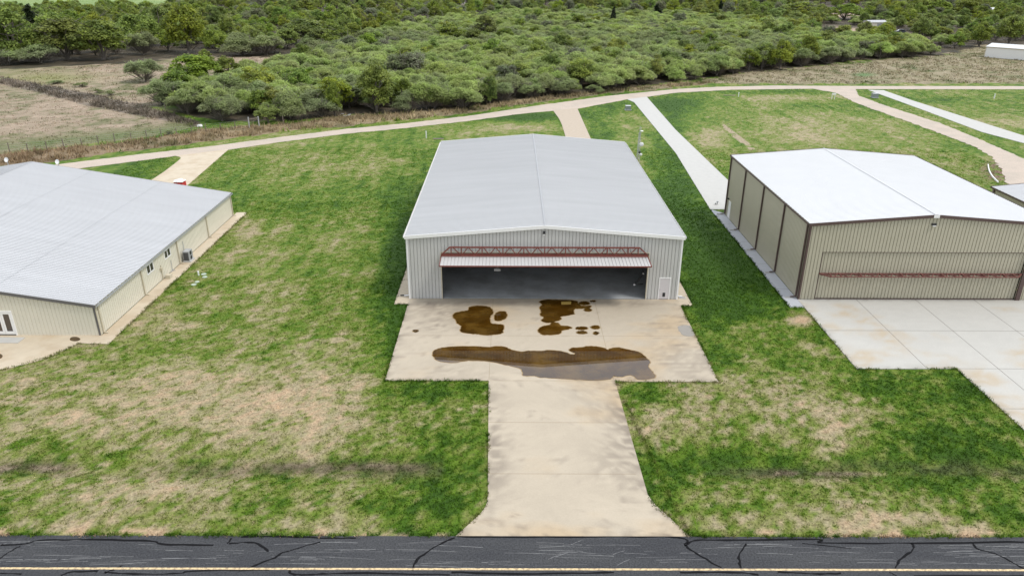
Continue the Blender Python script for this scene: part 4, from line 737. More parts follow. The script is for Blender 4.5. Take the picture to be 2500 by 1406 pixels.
# ------------------------------------------------------------------ far right roof, far white building, distant buildings
def barn(name, lab, c, ang, ln, wd, eh, rise, wallm, roofm, trimm, doors=0, cat='building'):
    b = thing(name, lab, cat, (c[0], c[1], 0)); ca, sa = math.cos(ang), math.sin(ang)
    R_ = lambda u, v, z: (c[0] + u * ca - v * sa, c[1] + u * sa + v * ca, z)
    h, v2 = ln / 2, wd / 2
    mb = MB(); n0 = len(mb.v)
    mb.v += [R_(-h, -v2, 0), R_(h, -v2, 0), R_(h, v2, 0), R_(-h, v2, 0), R_(-h, -v2, eh), R_(h, -v2, eh), R_(h, v2, eh), R_(-h, v2, eh), R_(-h, 0, eh + rise), R_(h, 0, eh + rise)]
    mb.f += [(0, 1, 5, 4), (2, 3, 7, 6), (1, 2, 6, 9, 5), (3, 0, 4, 8, 7)]; mb.build('wall', wallm, b)
    mb = MB(); o_ = .15; dz = rise * o_ / v2
    for s in (-1, 1): 
        for zz in (.03, .11): mb.quad(R_(-h - o_, s * (v2 + o_), eh - dz + zz), R_(h + o_, s * (v2 + o_), eh - dz + zz), R_(h + o_, 0, eh + rise + zz), R_(-h - o_, 0, eh + rise + zz))
    mb.build('roof', roofm, b)
    mb = MB()
    for s in (-1, 1): mb.bar(R_(-h - o_, s * (v2 + o_), eh - dz - .03), R_(h + o_, s * (v2 + o_), eh - dz - .03), .12, .2); [mb.bar(R_(e, s * (v2 + o_), eh - dz - .02), R_(e, 0, eh + rise - .02), .1, .22) for e in (-h - o_, h + o_)]; [mb.bar(R_(e, s * v2 * 1.002, 0), R_(e, s * v2 * 1.002, eh), .16) for e in (-h, h)]
    mb.build('trim', trimm, b)
    for k in range(doors): u = -h + ln * (k + .5) / doors; MB().bar(R_(u, -v2 - .03, .05), R_(u, -v2 - .03, eh * .75), ln / doors * .4, .06, (0, 1, 0)).build('door', M['acgrey'], b)
    return b
fb = thing('tan_shed', 'small tan building with brown trim at the right edge behind the tan hangar', 'building', (80, 30, 0))
ea = P(2424, 456, 2, 4.0); eb = P(2500, 500, 2, 4.0); ec = P(2500, 440, 2, 4.6)
xa, ya, zb = float(ea[0]), float(ea[1]), 4.0
gable(fb, xa, xa + 18, ya - 16, ya, zb, .9, M['wall_tan'], M['roof_left'], ov=.1); trims(fb, xa, xa + 18, ya - 16, ya, zb, .9, .1, M['brown'], .25, M['roof_left'])
MB().box(xa - .14, xa - .03, ya - .6, ya - .45, .1, 3.8).build('downspout', M['brown'], fb)
d = (np.array(G(2500, 148)) - np.array(G(2402, 140))); ang = math.atan2(d[1], d[0]); e = np.array(G(2402, 140)); u = d / np.hypot(*d); v = np.array([-u[1], u[0]])
cc = e + u * 21 + v * 5; barn('white_warehouse', 'long low white metal building in the dry meadow at the upper right edge', tuple(map(float, cc)), ang, 42, 10, 3.3, .8, M['white'], M['roof_white'], M['cream_trim'])
barn('distant_barn', 'white roofed building at the top edge above the left wood', G(545, 8), .1, 22, 12, 4, 1.5, M['wall_cream'], M['roof_white'], M['white'], 2)
barn('distant_barn', 'long white roofed building at the top edge near the middle of the picture', G(1238, 9), .05, 26, 12, 3.5, 1.5, M['wall_grey'], M['roof_white'], M['white'], 3)
barn('distant_barn', 'low grey white roofed shed at the top edge left of the middle', G(1100, 10), -.1, 22, 8, 2.6, .8, M['wall_grey'], M['roof_grey'], M['grey_trim'], 3)
barn('garden_shed', 'small pale roofed shed among the trees left of the parked dark car', G(2135, 66), .1, 9, 6, 2.3, .7, M['wall_cream'], M['roof_grey'], M['white'], 1, 'shed')
barn('distant_barn', 'small white roof between trees at the upper right', G(2420, 33), .1, 12, 7, 2.5, .8, M['wall_cream'], M['roof_white'], M['white'], 1)
barn('farm_house', 'pale house at the top left corner beyond the green field', G(110, -3), .1, 18, 9, 3, 1.6, M['wall_cream'], M['roof_grey'], M['white'], 3, 'house')
barn('farm_house', 'white building at the top edge beside the dark trees left of the middle', G(690, 1), .0, 16, 9, 3, 1.6, M['wall_cream'], M['roof_white'], M['white'], 2, 'house')
# parked car
cx_, cy_ = G(2196, 82); pc = thing('parked_car', 'dark car with pale windscreen parked in the sandy clearing at the upper right', 'car', (cx_, cy_, 0))
def loft(mb, xs, prof):
    n0 = len(mb.v); k = len(prof[0])
    for x, pr in zip(xs, prof): mb.v += [(cx_ + x, cy_ + a, b) for a, b in pr]
    for i in range(len(xs) - 1):
        for j in range(k): jj = (j + 1) % k; mb.f.append((n0 + i * k + j, n0 + i * k + jj, n0 + (i + 1) * k + jj, n0 + (i + 1) * k + j))
    mb.f.append(tuple(range(n0 + k - 1, n0 - 1, -1))); mb.f.append(tuple(range(n0 + (len(xs) - 1) * k, n0 + len(xs) * k)))
def sec(w_, z0, z1): return [(-w_, z0), (w_, z0), (w_ * 1.02, (z0 + z1) / 2), (w_ * .93, z1), (-w_ * .93, z1), (-w_ * 1.02, (z0 + z1) / 2)]
mb = MB(); loft(mb, [-2.4, -2.3, -1.2, 0, 1.6, 2.3, 2.4], [sec(.75, .4, .7), sec(.88, .3, .85), sec(.92, .3, 1.0), sec(.93, .3, 1.05), sec(.93, .3, 1.08), sec(.88, .3, 1.0), sec(.78, .4, .85)]); cbd = mb.build('body', M['car'], pc)
mb = MB(); loft(mb, [-1.15, -.4, 1.6, 2.1], [sec(.8, 1.0, 1.06), sec(.75, 1.0, 1.62), sec(.75, 1.0, 1.6), sec(.8, 1.0, 1.1)]); mb.build('cabin', M['glass'], pc)
MB().box(cx_ - .5, cx_ + 1.6, cy_ - .68, cy_ + .68, 1.6, 1.66).build('roof_panel', M['car'], pc); MB().quad((cx_ - 1.17, cy_ - .7, 1.1), (cx_ - 1.17, cy_ + .7, 1.1), (cx_ - .45, cy_ + .65, 1.64), (cx_ - .45, cy_ - .65, 1.64)).build('windscreen', M['galv'], pc)
for sx in (-1.5, 1.5):
    for sy in (-.93, .73): wv = MB().tube((cx_ + sx, cy_ + sy, .34), (cx_ + sx, cy_ + sy + .2, .34), .34, k=16).build('wheel', M['tyre'], pc)
for sy in (-.6, .6): MB().box(cx_ - 2.42, cx_ - 2.36, cy_ + sy - .15, cy_ + sy + .15, .6, .72).build('headlight', M['white'], pc)
# ------------------------------------------------------------------ fences
def fence(name, lab, pts, h, wires, m='wood', r=.08):
    f = thing(name, lab, 'fence', (*G(*pts[0]), 0)); W3 = [G(*p) for p in pts]; p0 = None
    for i, (x, y) in enumerate(W3):
        hh = h * (1 + .12 * math.sin(i * 2.1)); MB().tube((x, y, -.1), (x + .05 * math.sin(i), y, hh), r, r * .85, 6).build('post', M[m], f)
    mb = MB()
    for i in range(len(W3) - 1):
        for k in range(wires): z = h * (.25 + .7 * k / max(1, wires - 1)); mb.bar((*W3[i], z), (*W3[i + 1], z), .012)
    mb.build('wire', M['galv'], f); return f
sc = 2.941
fence('wire_fence', 'wire fence with thin posts between dry field and brushy strip', [(x / sc, y / sc) for x, y in ((-60, 1100), (70, 1092), (200, 1083), (338, 1072), (460, 1060), (590, 1047), (708, 1032), (825, 1020), (943, 1006), (1055, 994), (1160, 981), (1270, 967), (1380, 957), (1480, 945), (1585, 935), (1690, 925), (1790, 915))], 1.35, 4)
fence('wire_fence', 'overgrown wire fence running diagonally between the two dry fields', [(0, 200), (40, 207), (80, 215), (122, 224), (165, 234), (208, 243), (252, 252), (296, 262), (345, 272), (404, 268)], 1.2, 3)
g = thing('wooden_gate', 'weathered wooden gate brace beside the brush at the end of the wire fence', 'gate', (*G(609, 311), 0)); a = G(609, 312); b = G(633, 310)
MB().tube((*a, 0), (*a, 1.9), .12).build('post', M['galv'], g); MB().tube((*b, 0), (*b, 1.9), .12).build('post', M['galv'], g); MB().bar((*a, 1.5), (*b, 1.65), .14).bar((*a, .7), (*b, 1.6), .06).build('rail', M['wood'], g)
x, y = G(692, 303); tag(MB().tube((x, y, 0), (x, y, 1.5), .08).build('wooden_post', M['wood'], None, origin=(x, y, 0)), 'single weathered post at the thicket edge right of the gate', 'post')
x, y = G(840, 287); t = thing('scrap_pile', 'small pile of white scrap sheets in the brush at the thicket edge', 'scrap', (x, y, 0)); rg = random.Random(3)
for i in range(5): a = rg.uniform(0, 3); px_, py_ = x + rg.uniform(-.9, .9), y + rg.uniform(-.5, .5); MB().bar((px_, py_, .25 + .1 * i), (px_ + math.cos(a) * .6, py_ + math.sin(a) * .4, .28 + .1 * i), .35, .04).build('sheet', M['galv'], t)
x, y = G(488, 311); t = tag(MB().bar((x - .4, y, .25), (x + .3, y + .1, .35), .5, .3).lathe((x + .2, y, .1), [(.3, 0), (.34, .2), (.2, .35), (0, .4)], 7).build('white_rock', M['white'], None, origin=(x, y, 0)), 'small white rock in the grass between fence and gravel road', 'rock')
# ------------------------------------------------------------------ vegetation
def leafmesh(name, lobes, n, size, asp, base, alt, seed, up=.4, m='leaf', shell=.55, tips=None):
    rs = np.random.RandomState(seed); lb_ = np.array(lobes); vol = lb_[:, 3] * lb_[:, 4] ; idx = rs.choice(len(lb_), n, p=vol / vol.sum())
    d = rs.normal(size=(n, 3)); d /= np.linalg.norm(d, axis=1)[:, None]; d[:, 2] = np.where(d[:, 2] < -.35, -d[:, 2] * .6, d[:, 2])
    r = shell + (1 - shell) * rs.rand(n) ** .6; r *= 1 + .22 * (fbm(d[:, 0] * 2.6 + idx * 3.1, d[:, 1] * 2.6 + d[:, 2] * 2, seed) - .5) * 2
    r = r * np.where(rs.rand(n) < .14, 1 + rs.rand(n) * .38, 1)
    L_ = lb_[idx]; c = L_[:, :3] + d * r[:, None] * np.stack([L_[:, 3], L_[:, 3], L_[:, 4]], -1)
    k = c[:, 2] > .15; c, d, idx, r = c[k], d[k], idx[k], r[k]; n = len(c)
    nr = d * .55 + np.array([0, 0, .75]) + rs.normal(size=(n, 3)) * .5; nr /= np.linalg.norm(nr, axis=1)[:, None]
    ax = np.cross(nr, np.cross(d + np.array([0, 0, up]) + rs.normal(size=(n, 3)) * .5, nr)); ax /= np.linalg.norm(ax, axis=1)[:, None]
    o = np.cross(nr, ax)
    s = size * rs.uniform(.6, 1.35, n)[:, None]; a = ax * s * asp * .5; b = o * s * .5
    V = np.stack([c - a - b * .5, c - a * .2 + b, c + a + b * .25, c + a * .1 - b], 1).reshape(-1, 3); F = np.arange(n * 4).reshape(-1, 4)
    tone = rs.uniform(.55, 1.45, len(lb_))[idx] * (.2 if tips else .35) + rs.uniform(.55, 1.45, n) * .35 + fbm(c[:, 0] * 1.3, c[:, 1] * 1.3 + c[:, 2] * 1.7, seed + 5, 3) * (.9 if tips else .60)
    mixf = np.clip((fbm(c[:, 0] * .8 + 5, c[:, 1] * .8 + c[:, 2], seed + 9, 3) - .35) * 2.2 + rs.normal(0, .2, n), 0, 1)
    if tips is not None:                          # new growth at the twig ends is paler, bare twigs lower down are greyer
        hz = (c[:, 2] - c[:, 2].min()) / np.ptp(c[:, 2]); mixf = np.clip(mixf * .5 + (1 - hz) * tips, 0, 1)
    col = (np.array(base)[None] * (1 - mixf[:, None]) + np.array(alt)[None] * mixf[:, None]) * tone[:, None]
    return npmesh(name, V, F, M[m], np.repeat(col, 4, 0))
def trunkmesh(name, stems, seed, twigs=30, R_=3, H_=4):
    rg = random.Random(seed); mb = MB()
    for (h, sp, r) in stems:
        a = rg.uniform(0, 6.28); p = Vector((rg.uniform(-.15, .15), rg.uniform(-.15, .15), -.1)); segs = 5
        for i in range(segs):
            q = Vector((math.cos(a) * sp * ((i + 1) / segs) ** 1.2, math.sin(a) * sp * ((i + 1) / segs) ** 1.2, h * (i + 1) / segs)) + Vector((rg.uniform(-.1, .1), rg.uniform(-.1, .1), 0)) * h * .3
            mb.tube(p, q, r * (1 - i / segs * .7), r * (1 - (i + 1) / segs * .7), 5, False)
            if i > 0:
                for _ in range(2):
                    b = rg.uniform(0, 6.28); l = h * rg.uniform(.25, .5); e = q + Vector((math.cos(b) * l, math.sin(b) * l, l * rg.uniform(.2, .8))); mb.tube(q, e, r * .3, r * .08, 4, False)
            p = q
    for _ in range(twigs):
        a = rg.uniform(0, 6.28); e = Vector((math.cos(a) * R_ * rg.uniform(.4, .95), math.sin(a) * R_ * rg.uniform(.4, .95), H_ * rg.uniform(.2, .75))); s = e * rg.uniform(.2, .5)
        mb.tube(s, e, .035, .012, 3, False)
    me = bpy.data.meshes.new(name); me.from_pydata(mb.v, [], mb.f); me.materials.append(M['bark']); me.update(); return me
def dome(rg, n, R_, H_, z0, lr):
    out = []
    for i in range(n):
        t = rg.random() ** .5 * R_; a = rg.uniform(0, 6.28); r = lr * rg.uniform(.75, 1.25); z = z0 + (H_ - z0) * math.sqrt(max(0, 1 - (t / R_) ** 2 * .85)) * rg.uniform(.72, 1.0) - r * .7
        out.append((math.cos(a) * t * .8, math.sin(a) * t * .8, max(z, r * .5), r, r * .72))
    return out
PROTO = {}
def proto(kind, i):
    if (kind, i) in PROTO: return PROTO[(kind, i)]
    rg = random.Random(sum(map(ord, kind)) * 31 + i); sd_ = rg.randint(0, 9999)
    # unit: crown about 6 m wide, 5 m tall (mesquite) or 8 m wide, 8 m tall (trees)
    if kind == 'mesquite': cm = leafmesh('crown', dome(rg, 15, 3.5, 4.4, 1.0, 1.2), 8200, .115, 4.2, (.385, .490, .130), (.320, .350, .160), sd_, .7, 'leaf_mesq', .35, tips=.5); tm = trunkmesh('trunk', [(3.2, 1.6, .12), (3.0, 1.9, .10), (3.4, 1.0, .12), (2.6, 2.0, .09)], sd_, 60, 3.0, 3.6)
    elif kind == 'greymesq': cm = leafmesh('crown', dome(rg, 14, 3.4, 4.4, .8, 1.15), 6800, .115, 4.0, (.310, .385, .140), (.250, .262, .150), sd_, .6, 'leaf_mesq', .3, tips=.65); tm = trunkmesh('trunk', [(3.2, 1.6, .12), (3.0, 1.9, .12), (3.4, 1.0, .13), (2.6, 2.0, .10)], sd_, 90, 3.1, 3.8)
    elif kind == 'oak': cm = leafmesh('crown', dome(rg, 24, 4.2, 8.0, 1.4, 1.25) + dome(rg, 11, 3.9, 4.8, 1.0, 1.2), 7000, .27, 1.5, (.225, .280, .045), (.100, .150, .028), sd_, .2, 'leaf', .5); tm = trunkmesh('trunk', [(6, .8, .28), (5.0, 2.4, .18), (4.6, 2.6, .16)], sd_, 25, 3.5, 6)
    elif kind == 'lime': cm = leafmesh('crown', dome(rg, 22, 4.0, 8.0, 1.6, 1.2) + dome(rg, 9, 3.6, 4.7, 1.2, 1.15), 6400, .25, 1.5, (.30, .350, .042), (.145, .200, .034), sd_, .2, 'leaf', .45); tm = trunkmesh('trunk', [(6, .8, .24), (5.0, 2.2, .15), (4.6, 2.4, .14)], sd_, 25, 3.3, 6)
    elif kind == 'green': cm = leafmesh('crown', dome(rg, 23, 4.2, 7.8, 1.2, 1.2) + dome(rg, 10, 3.8, 4.5, 1.0, 1.15), 6600, .25, 1.5, (.270, .350, .060), (.130, .200, .042), sd_, .2, 'leaf', .45); tm = trunkmesh('trunk', [(6, .8, .24), (5.0, 2.4, .16), (4.6, 2.6, .14)], sd_, 25, 3.5, 6)
    elif kind == 'grey': cm = leafmesh('crown', dome(rg, 14, 3.8, 7.2, 1.4, 1.6), 4200, .24, 1.8, (.22, .26, .12), (.17, .16, .12), sd_, .3, 'leaf', .4); tm = trunkmesh('trunk', [(6, .8, .2), (5.0, 2.4, .16), (4.6, 2.6, .14)], sd_, 90, 3.6, 6.5)
    elif kind == 'juniper': cm = leafmesh('crown', [(rg.uniform(-.3, .3), rg.uniform(-.3, .3), .8 + j * .75, 2.3 * (1 - j / 11), .8) for j in range(10)], 4200, .24, 2.2, (.030, .048, .018), (.018, .030, .012), sd_, .5, 'leaf', .55); tm = trunkmesh('trunk', [(6, .1, .2)], sd_, 10, 1.5, 5)
    elif kind == 'yucca':
        L2 = [(math.cos(a) * 1.6, math.sin(a) * 1.6, 2.0, .9, .35) for a in [k * .785 for k in range(8)]] + [(0, 0, 2.8, 1.6, .6)]; cm = leafmesh('crown', L2, 1500, .16, 6, (.022, .030, .014), (.03, .035, .02), sd_, .3, 'leaf', .3); tm = trunkmesh('trunk', [(2.6, .2, .18)], sd_, 5, 1, 2)
    PROTO[(kind, i)] = (cm, tm); return PROTO[(kind, i)]
NP = {'mesquite': 6, 'greymesq': 3, 'oak': 4, 'lime': 4, 'green': 4, 'grey': 2, 'juniper': 2, 'yucca': 1}
SIZE = {'mesquite': (7.6, 4.8), 'greymesq': (7.6, 4.8), 'oak': (10.2, 8.3), 'lime': (9.6, 8.3), 'green': (10.0, 8.1), 'grey': (9.2, 7.6), 'juniper': (5.4, 8.8), 'yucca': (5, 3.4)}
NM = {'mesquite': 'mesquite_tree', 'greymesq': 'mesquite_tree', 'oak': 'oak_tree', 'lime': 'hackberry_tree', 'green': 'elm_tree', 'grey': 'bare_twig_tree', 'juniper': 'juniper_tree', 'yucca': 'yucca'}
RGT = random.Random(99)
OBJS = {}
def tree(kind, x, y, wd, ht, lab, group=None, cat='tree', i=None):
    i = RGT.randrange(NP[kind]) if i is None else i; cm, tm = proto(kind, i); t = thing(NM[kind], lab, cat, (x, y, -.03), group)
    t.rotation_euler = (0, 0, RGT.uniform(0, 6.28)); s = SIZE[kind]; t.scale = (wd / s[0], wd / s[0], ht / s[1])
    c = link('crown', cm, t); k = link('trunk', tm, t); OBJS.setdefault((kind, i), (c, k)); return t
def S(py): return FPX / ((P(1250, py, 2, 0) - CAM) @ FV)
# (px centre, py of base, crown width px, height px, kind, label)
TREES = [
 (40, 150, 130, 118, 'oak', 'big olive green tree at the left edge of the picture behind low grey brush'),
 (165, 146, 150, 100, 'oak', 'wide olive tree in the left wood, left half of the largest dark crown'),
 (255, 146, 140, 96, 'oak', 'wide olive tree in the left wood, right half of the largest dark crown'),
 (88, 100, 60, 75, 'juniper', 'blackish green tree between bright crowns near the upper left corner'),
 (135, 112, 90, 78, 'green', 'mid green tree behind the largest dark crown of the left wood'),
 (247, 104, 80, 72, 'lime', 'bright yellow green crown above the largest dark tree of the left wood'),
 (180, 84, 60, 55, 'oak', 'dark round crown above the left wood below the pale far field'),
 (345, 118, 110, 84, 'green', 'tree with a visible trunk over the sandy gap in the left wood'),
 (395, 112, 80, 92, 'green', 'leafy tree with a leaning dark trunk in the left wood'),
 (462, 130, 115, 108, 'oak', 'tall broad olive tree at the edge of the dry clearing, right of the sandy gap'),
 (400, 62, 100, 56, 'green', 'pale green tree at the far edge of the left wood beside the far field'),
 (345, 88, 80, 50, 'green', 'round green crown left of the far field trees in the left wood'),
 (522, 72, 50, 52, 'oak', 'dark narrow round tree near the top left wood between pale crowns'),
 (572, 80, 74, 48, 'lime', 'olive yellow round tree above the grey green mesquites of the left wood'),
 (625, 70, 70, 52, 'grey', 'tree with a grey twiggy lower crown in the upper left wood'),
 (688, 72, 56, 52, 'green', 'round mid green tree left of the small gap with a dark animal shelter'),
 (650, 88, 70, 34, 'lime', 'bright green low crown in front of the grey twiggy tree'),
 (722, 38, 34, 30, 'oak', 'small dark round tree near the top edge left of the middle'),
 (748, 34, 70, 36, 'oak', 'dark broad tree touching the top edge left of the middle'),
 (745, 106, 120, 62, 'oak', 'dark leafy tree mass above the dry clearing in the left wood'),
 (790, 88, 80, 40, 'lime', 'yellow green crown behind the dark leafy tree mass'),
 (826, 124, 90, 62, 'lime', 'bright green tree at the right end of the left wood'),
 (590, 134, 110, 60, 'greymesq', 'grey green feathery mesquite above the pink dry clearing, left one'),
 (650, 134, 100, 54, 'greymesq', 'grey green feathery mesquite above the pink dry clearing, right one'),
 (785, 132, 80, 40, 'greymesq', 'blue grey feathery bush at the right end of the left wood'),
 (350, 134, 80, 62, 'greymesq', 'blue green feathery bush left of the tree with a visible trunk'),
 (20, 158, 100, 46, 'greymesq', 'low grey green bush at the left edge under the big olive tree'),
 (100, 154, 100, 52, 'greymesq', 'low grey twiggy bush at the left edge of the largest dark crown'),
 (845, 85, 60, 70, 'green', 'tall green tree at the right shoulder of the left wood'),
 (878, 36, 44, 38, 'juniper', 'blackish tree near the top edge, left of the white roofed shed'),
 (905, 56, 56, 38, 'grey', 'brownish twiggy tree below the blackish tree near the top'),
 (868, 78, 50, 36, 'green', 'green round tree in the upper thicket left of the yellow tree'),
 (908, 84, 56, 34, 'green', 'dark bottomed green tree left of the yellow green tree in the upper thicket'),
 (957, 82, 52, 48, 'lime', 'yellow green tree standing out in the upper thicket left of the middle'),
 (1000, 76, 50, 38, 'grey', 'olive grey tree just right of the yellow green tree in the upper thicket'),
 (1020, 46, 56, 44, 'green', 'dark bottomed round tree near the top edge right of the yellow green tree'),
 (1066, 54, 44, 30, 'grey', 'brownish green tree near the top edge left of the long white roof'),
 (1098, 112, 120, 58, 'lime', 'broad olive yellow tree clump in the middle of the upper thicket'),
 (1184, 104, 70, 62, 'oak', 'dark tree at the right end of the olive yellow clump in the upper thicket'),
 (1150, 58, 56, 32, 'green', 'green round tree behind the olive yellow clump'),
 (1218, 42, 30, 34, 'juniper', 'narrow dark tree just below the long white roof'),
 (1244, 42, 36, 32, 'green', 'small round green tree right of the narrow dark tree below the white roof'),
 (1290, 40, 48, 34, 'oak', 'dark topped tree near the top right of the long white roof'),
 (1312, 50, 34, 28, 'lime', 'small yellow green tree in the upper thicket below a darker one'),
 (1356, 64, 48, 30, 'lime', 'pale yellow green tree pair right of a small dark one in the upper thicket'),
 (1322, 62, 16, 22, 'juniper', 'very small dark tree beside the pale yellow green pair'),
 (1412, 17, 34, 24, 'juniper', 'dark tree cut by the top edge right of the middle'),
 (1440, 40, 50, 28, 'lime', 'round light green tree near the top right of the middle'),
 (1496, 70, 26, 46, 'juniper', 'dark pointed juniper standing alone in the thicket'),
 (1481, 66, 30, 24, 'oak', 'round olive bush touching the dark pointed juniper'),
 (1556, 97, 40, 24, 'yucca', 'dark spiky low plant on top of the thicket'),
 (1685, 62, 16, 22, 'juniper', 'tiny dark upright tree in the thicket right of the spiky plant'),
 (1603, 50, 44, 36, 'juniper', 'dark grey green clump near the top beside a yellow green tree'),
 (1640, 40, 46, 36, 'lime', 'yellow green tree right of the dark grey clump near the top'),
 (1548, 46, 50, 40, 'grey', 'grey leafless looking tree near the top right of the middle'),
 (1706, 20, 30, 24, 'juniper', 'round black green tree near the top edge, left of the second black green one'),
 (1758, 36, 24, 30, 'juniper', 'upright black green tree near the top with light green trees to its right'),
 (1782, 40, 38, 28, 'lime', 'light green tree touching the upright black green tree'),
 (1868, 42, 46, 38, 'green', 'round green tree left of the long lime crown at the upper right'),
 (1945, 46, 100, 44, 'lime', 'long lime green crown at the upper right beyond the thicket'),
 (1908, 46, 56, 22, 'oak', 'dark low bush in front of the long lime crown'),
 (1902, 80, 56, 34, 'green', 'green tree at the left end of the row beside the sandy track'),
 (1940, 84, 56, 42, 'lime', 'light green tree in the middle of the row beside the sandy track'),
 (1984, 86, 44, 40, 'green', 'dark green tree at the right end of the row beside the sandy track'),
 (2055, 104, 66, 44, 'lime', 'yellow green round tree right of the sandy track'),
 (2060, 48, 100, 44, 'green', 'broad green tree behind the sandy track at the upper right'),
 (2130, 42, 60, 40, 'oak', 'dark green tree left of the pair of round crowns at the upper right'),
 (2160, 56, 50, 30, 'green', 'small bright green tree before darker ones at the upper right'),
 (2142, 112, 84, 50, 'lime', 'yellow green tree behind the meadow, left of the dark car'),
 (2250, 102, 64, 62, 'green', 'tall round green tree right of the dark car'),
 (2200, 46, 60, 44, 'green', 'round green crown above the dark car'),
 (2290, 42, 70, 46, 'green', 'round green crown above and right of the dark car'),
 (2350, 46, 74, 50, 'lime', 'large light green round tree at the upper right'),
 (2394, 50, 36, 36, 'oak', 'dark tree touching the large light green one on its right'),
 (2300, 90, 50, 26, 'lime', 'yellow green bushes right of the tall round green tree'),
 (2390, 114, 66, 60, 'oak', 'dark olive tree just left of the long low white building'),
 (2462, 108, 90, 70, 'oak', 'big dark tree right above the long low white building'),
 (2430, 100, 60, 48, 'grey', 'grey twiggy tree between the two dark ones above the white building'),
 (920, 274, 112, 112, 'oak', 'tall dark oak at the front edge of the thicket behind the lawn'),
 (985, 262, 60, 70, 'oak', 'shorter dark crown leaning on the right side of the tall dark oak'),
 (1418, 212, 82, 76, 'lime', 'yellow green round tree rising from the front of the thicket behind the tan drive'),
 (1600, 196, 46, 60, 'lime', 'yellow green slim tree rising from the front of the thicket near the pale drive'),
 (1196, 254, 54, 66, 'oak', 'small dark tree at the thicket front above the hangar roof left half'),
 (818, 284, 48, 78, 'oak', 'dark yellowish tree at the thicket front above the white scrap pile'),
 (655, 300, 70, 52, 'green', 'yellowish green bush behind the wooden gate brace'),
 (1828, 172, 56, 52, 'lime', 'round yellow green tree at the thicket front behind the brown meadow, left one'),
 (1903, 170, 66, 74, 'lime', 'taller yellow green tree at the thicket front behind the brown meadow'),
 (1972, 156, 54, 68, 'oak', 'dark topped tree at the thicket front behind the brown meadow'),
 (660, 166, 26, 24, 'lime', 'small lime bush at the upper left corner of the thicket by the dry clearing'),
 (355, 200, 92, 64, 'greymesq', 'lone grey green mesquite in the dry field left of the thicket'),
 (475, 215, 140, 90, 'oak', 'rounded dark green tree at the left tip of the thicket beside the dry field'),
 (505, 168, 46, 44, 'oak', 'small dark crown on top of the left tip of the thicket'),
 (560, 205, 70, 66, 'oak', 'dark leafy crown right of the left tip of the thicket'),
 (524, 276, 84, 68, 'mesquite', 'light green mesquite with visible stem at the left front of the thicket'),
 (116, 16, 22, 16, 'oak', 'round dark tree in the pale far field at the upper left'), (187, 13, 14, 14, 'lime', 'little green tree in the pale far field, right of the round dark one'), (255, 9, 28, 13, 'oak', 'dark tree at the top edge of the pale far field, left of a pair'), (300, 13, 44, 14, 'oak', 'dark tree pair at the right end of the pale far field'), (145, 10, 8, 10, 'oak', 'tiny dark tree at the top of the pale far field'), (40, 12, 8, 8, 'oak', 'tiny thin tree in the pale far field near the left edge'), (161, 12, 8, 6, 'oak', 'tiny low bush in the pale far field between two trees'),
]
taken = []
for px, py, wp, hp, kd, lab in TREES:
    x, y = G(px, py); s = S(py); wd = wp / s; ht = hp / s * 1.26; wd *= 1.12
    ht = max(ht - wd * .12, ht * .8); tree(kd, x, y, wd, ht, lab); taken.append((x, y, wd * .42))
def scatter(poly, sp, seed, ymax=640, xr=(-470, 470), keep=1.0):
    g = np.array(GL([(a, max(b, -4)) for a, b in poly])); x0, y0 = g.min(0); x1, y1 = g.max(0); x0, x1 = max(x0, xr[0]), min(x1, xr[1]); y1 = min(y1, ymax)
    rs = np.random.RandomState(seed); out = []; nx, ny = int((x1 - x0) / sp) + 1, int((y1 - y0) / sp) + 1
    for j in range(ny):
        for i in range(nx):
            x = x0 + (i + rs.uniform(.05, .95)) * sp + (j % 2) * sp * .5; y = y0 + (j + rs.uniform(.05, .95)) * sp
            if rs.rand() > keep: continue
            px, py = proj(np.array(x), np.array(y))
            if px < -120 or px > 2620 or not inpoly(px, py, poly): continue
            if any((x - a) ** 2 + (y - b) ** 2 < c * c for a, b, c in taken): continue
            if any(((px - a) / (c + 12)) ** 2 + ((py - b) / (d + 5)) ** 2 < 1 for a, b, c, d in DIRT): continue
            out.append((x, y, float(px), float(py)))
    return out
MS = scatter(THICKET, 4.6, 1, 420)
MS.sort(key=lambda p: p[1] + abs(p[0]) * .1)
def mkind(x, y): v = float(fbm(np.array(x * .022), np.array(y * .022), 71, 3)) + .18 * RGT.uniform(-1, 1); u = RGT.random(); return ('green' if u < .03 else 'oak' if u < .045 else 'lime' if u < .065 else 'grey' if u < .08 else 'greymesq' if v > .57 else 'mesquite')
NI = 290; rest = []
for k, (x, y, px, py) in enumerate(MS):
    wd = RGT.uniform(6.8, 10.2); ht = wd * RGT.uniform(.54, .70); kd = mkind(x, y); ht = ht if kd in ('mesquite', 'greymesq') else ht * 1.25
    if k < NI:
        lb, gp = {'mesquite': ('feathery pale green mesquite packed among its like in the front of the big thicket', 'mesquites crowding the front of the thicket'), 'greymesq': ('feathery grey green mesquite packed among paler ones in the front of the big thicket', 'grey green mesquites in the front of the thicket'),
            'green': ('mid green leafy tree poking out between mesquites in the front of the thicket', 'leafy trees between the mesquites'), 'oak': ('dark green leafy tree poking out between mesquites in the front of the thicket', 'dark trees between the mesquites'), 'lime': ('yellow green leafy tree poking out between mesquites in the front of the thicket', 'yellow green trees between the mesquites'), 'grey': ('twiggy grey tree standing between mesquites in the front of the thicket', 'twiggy trees between the mesquites')}[kd]
        tree(kd, x, y, wd, ht, lb, gp)
    else: rest.append((kd, x, y, wd, ht))
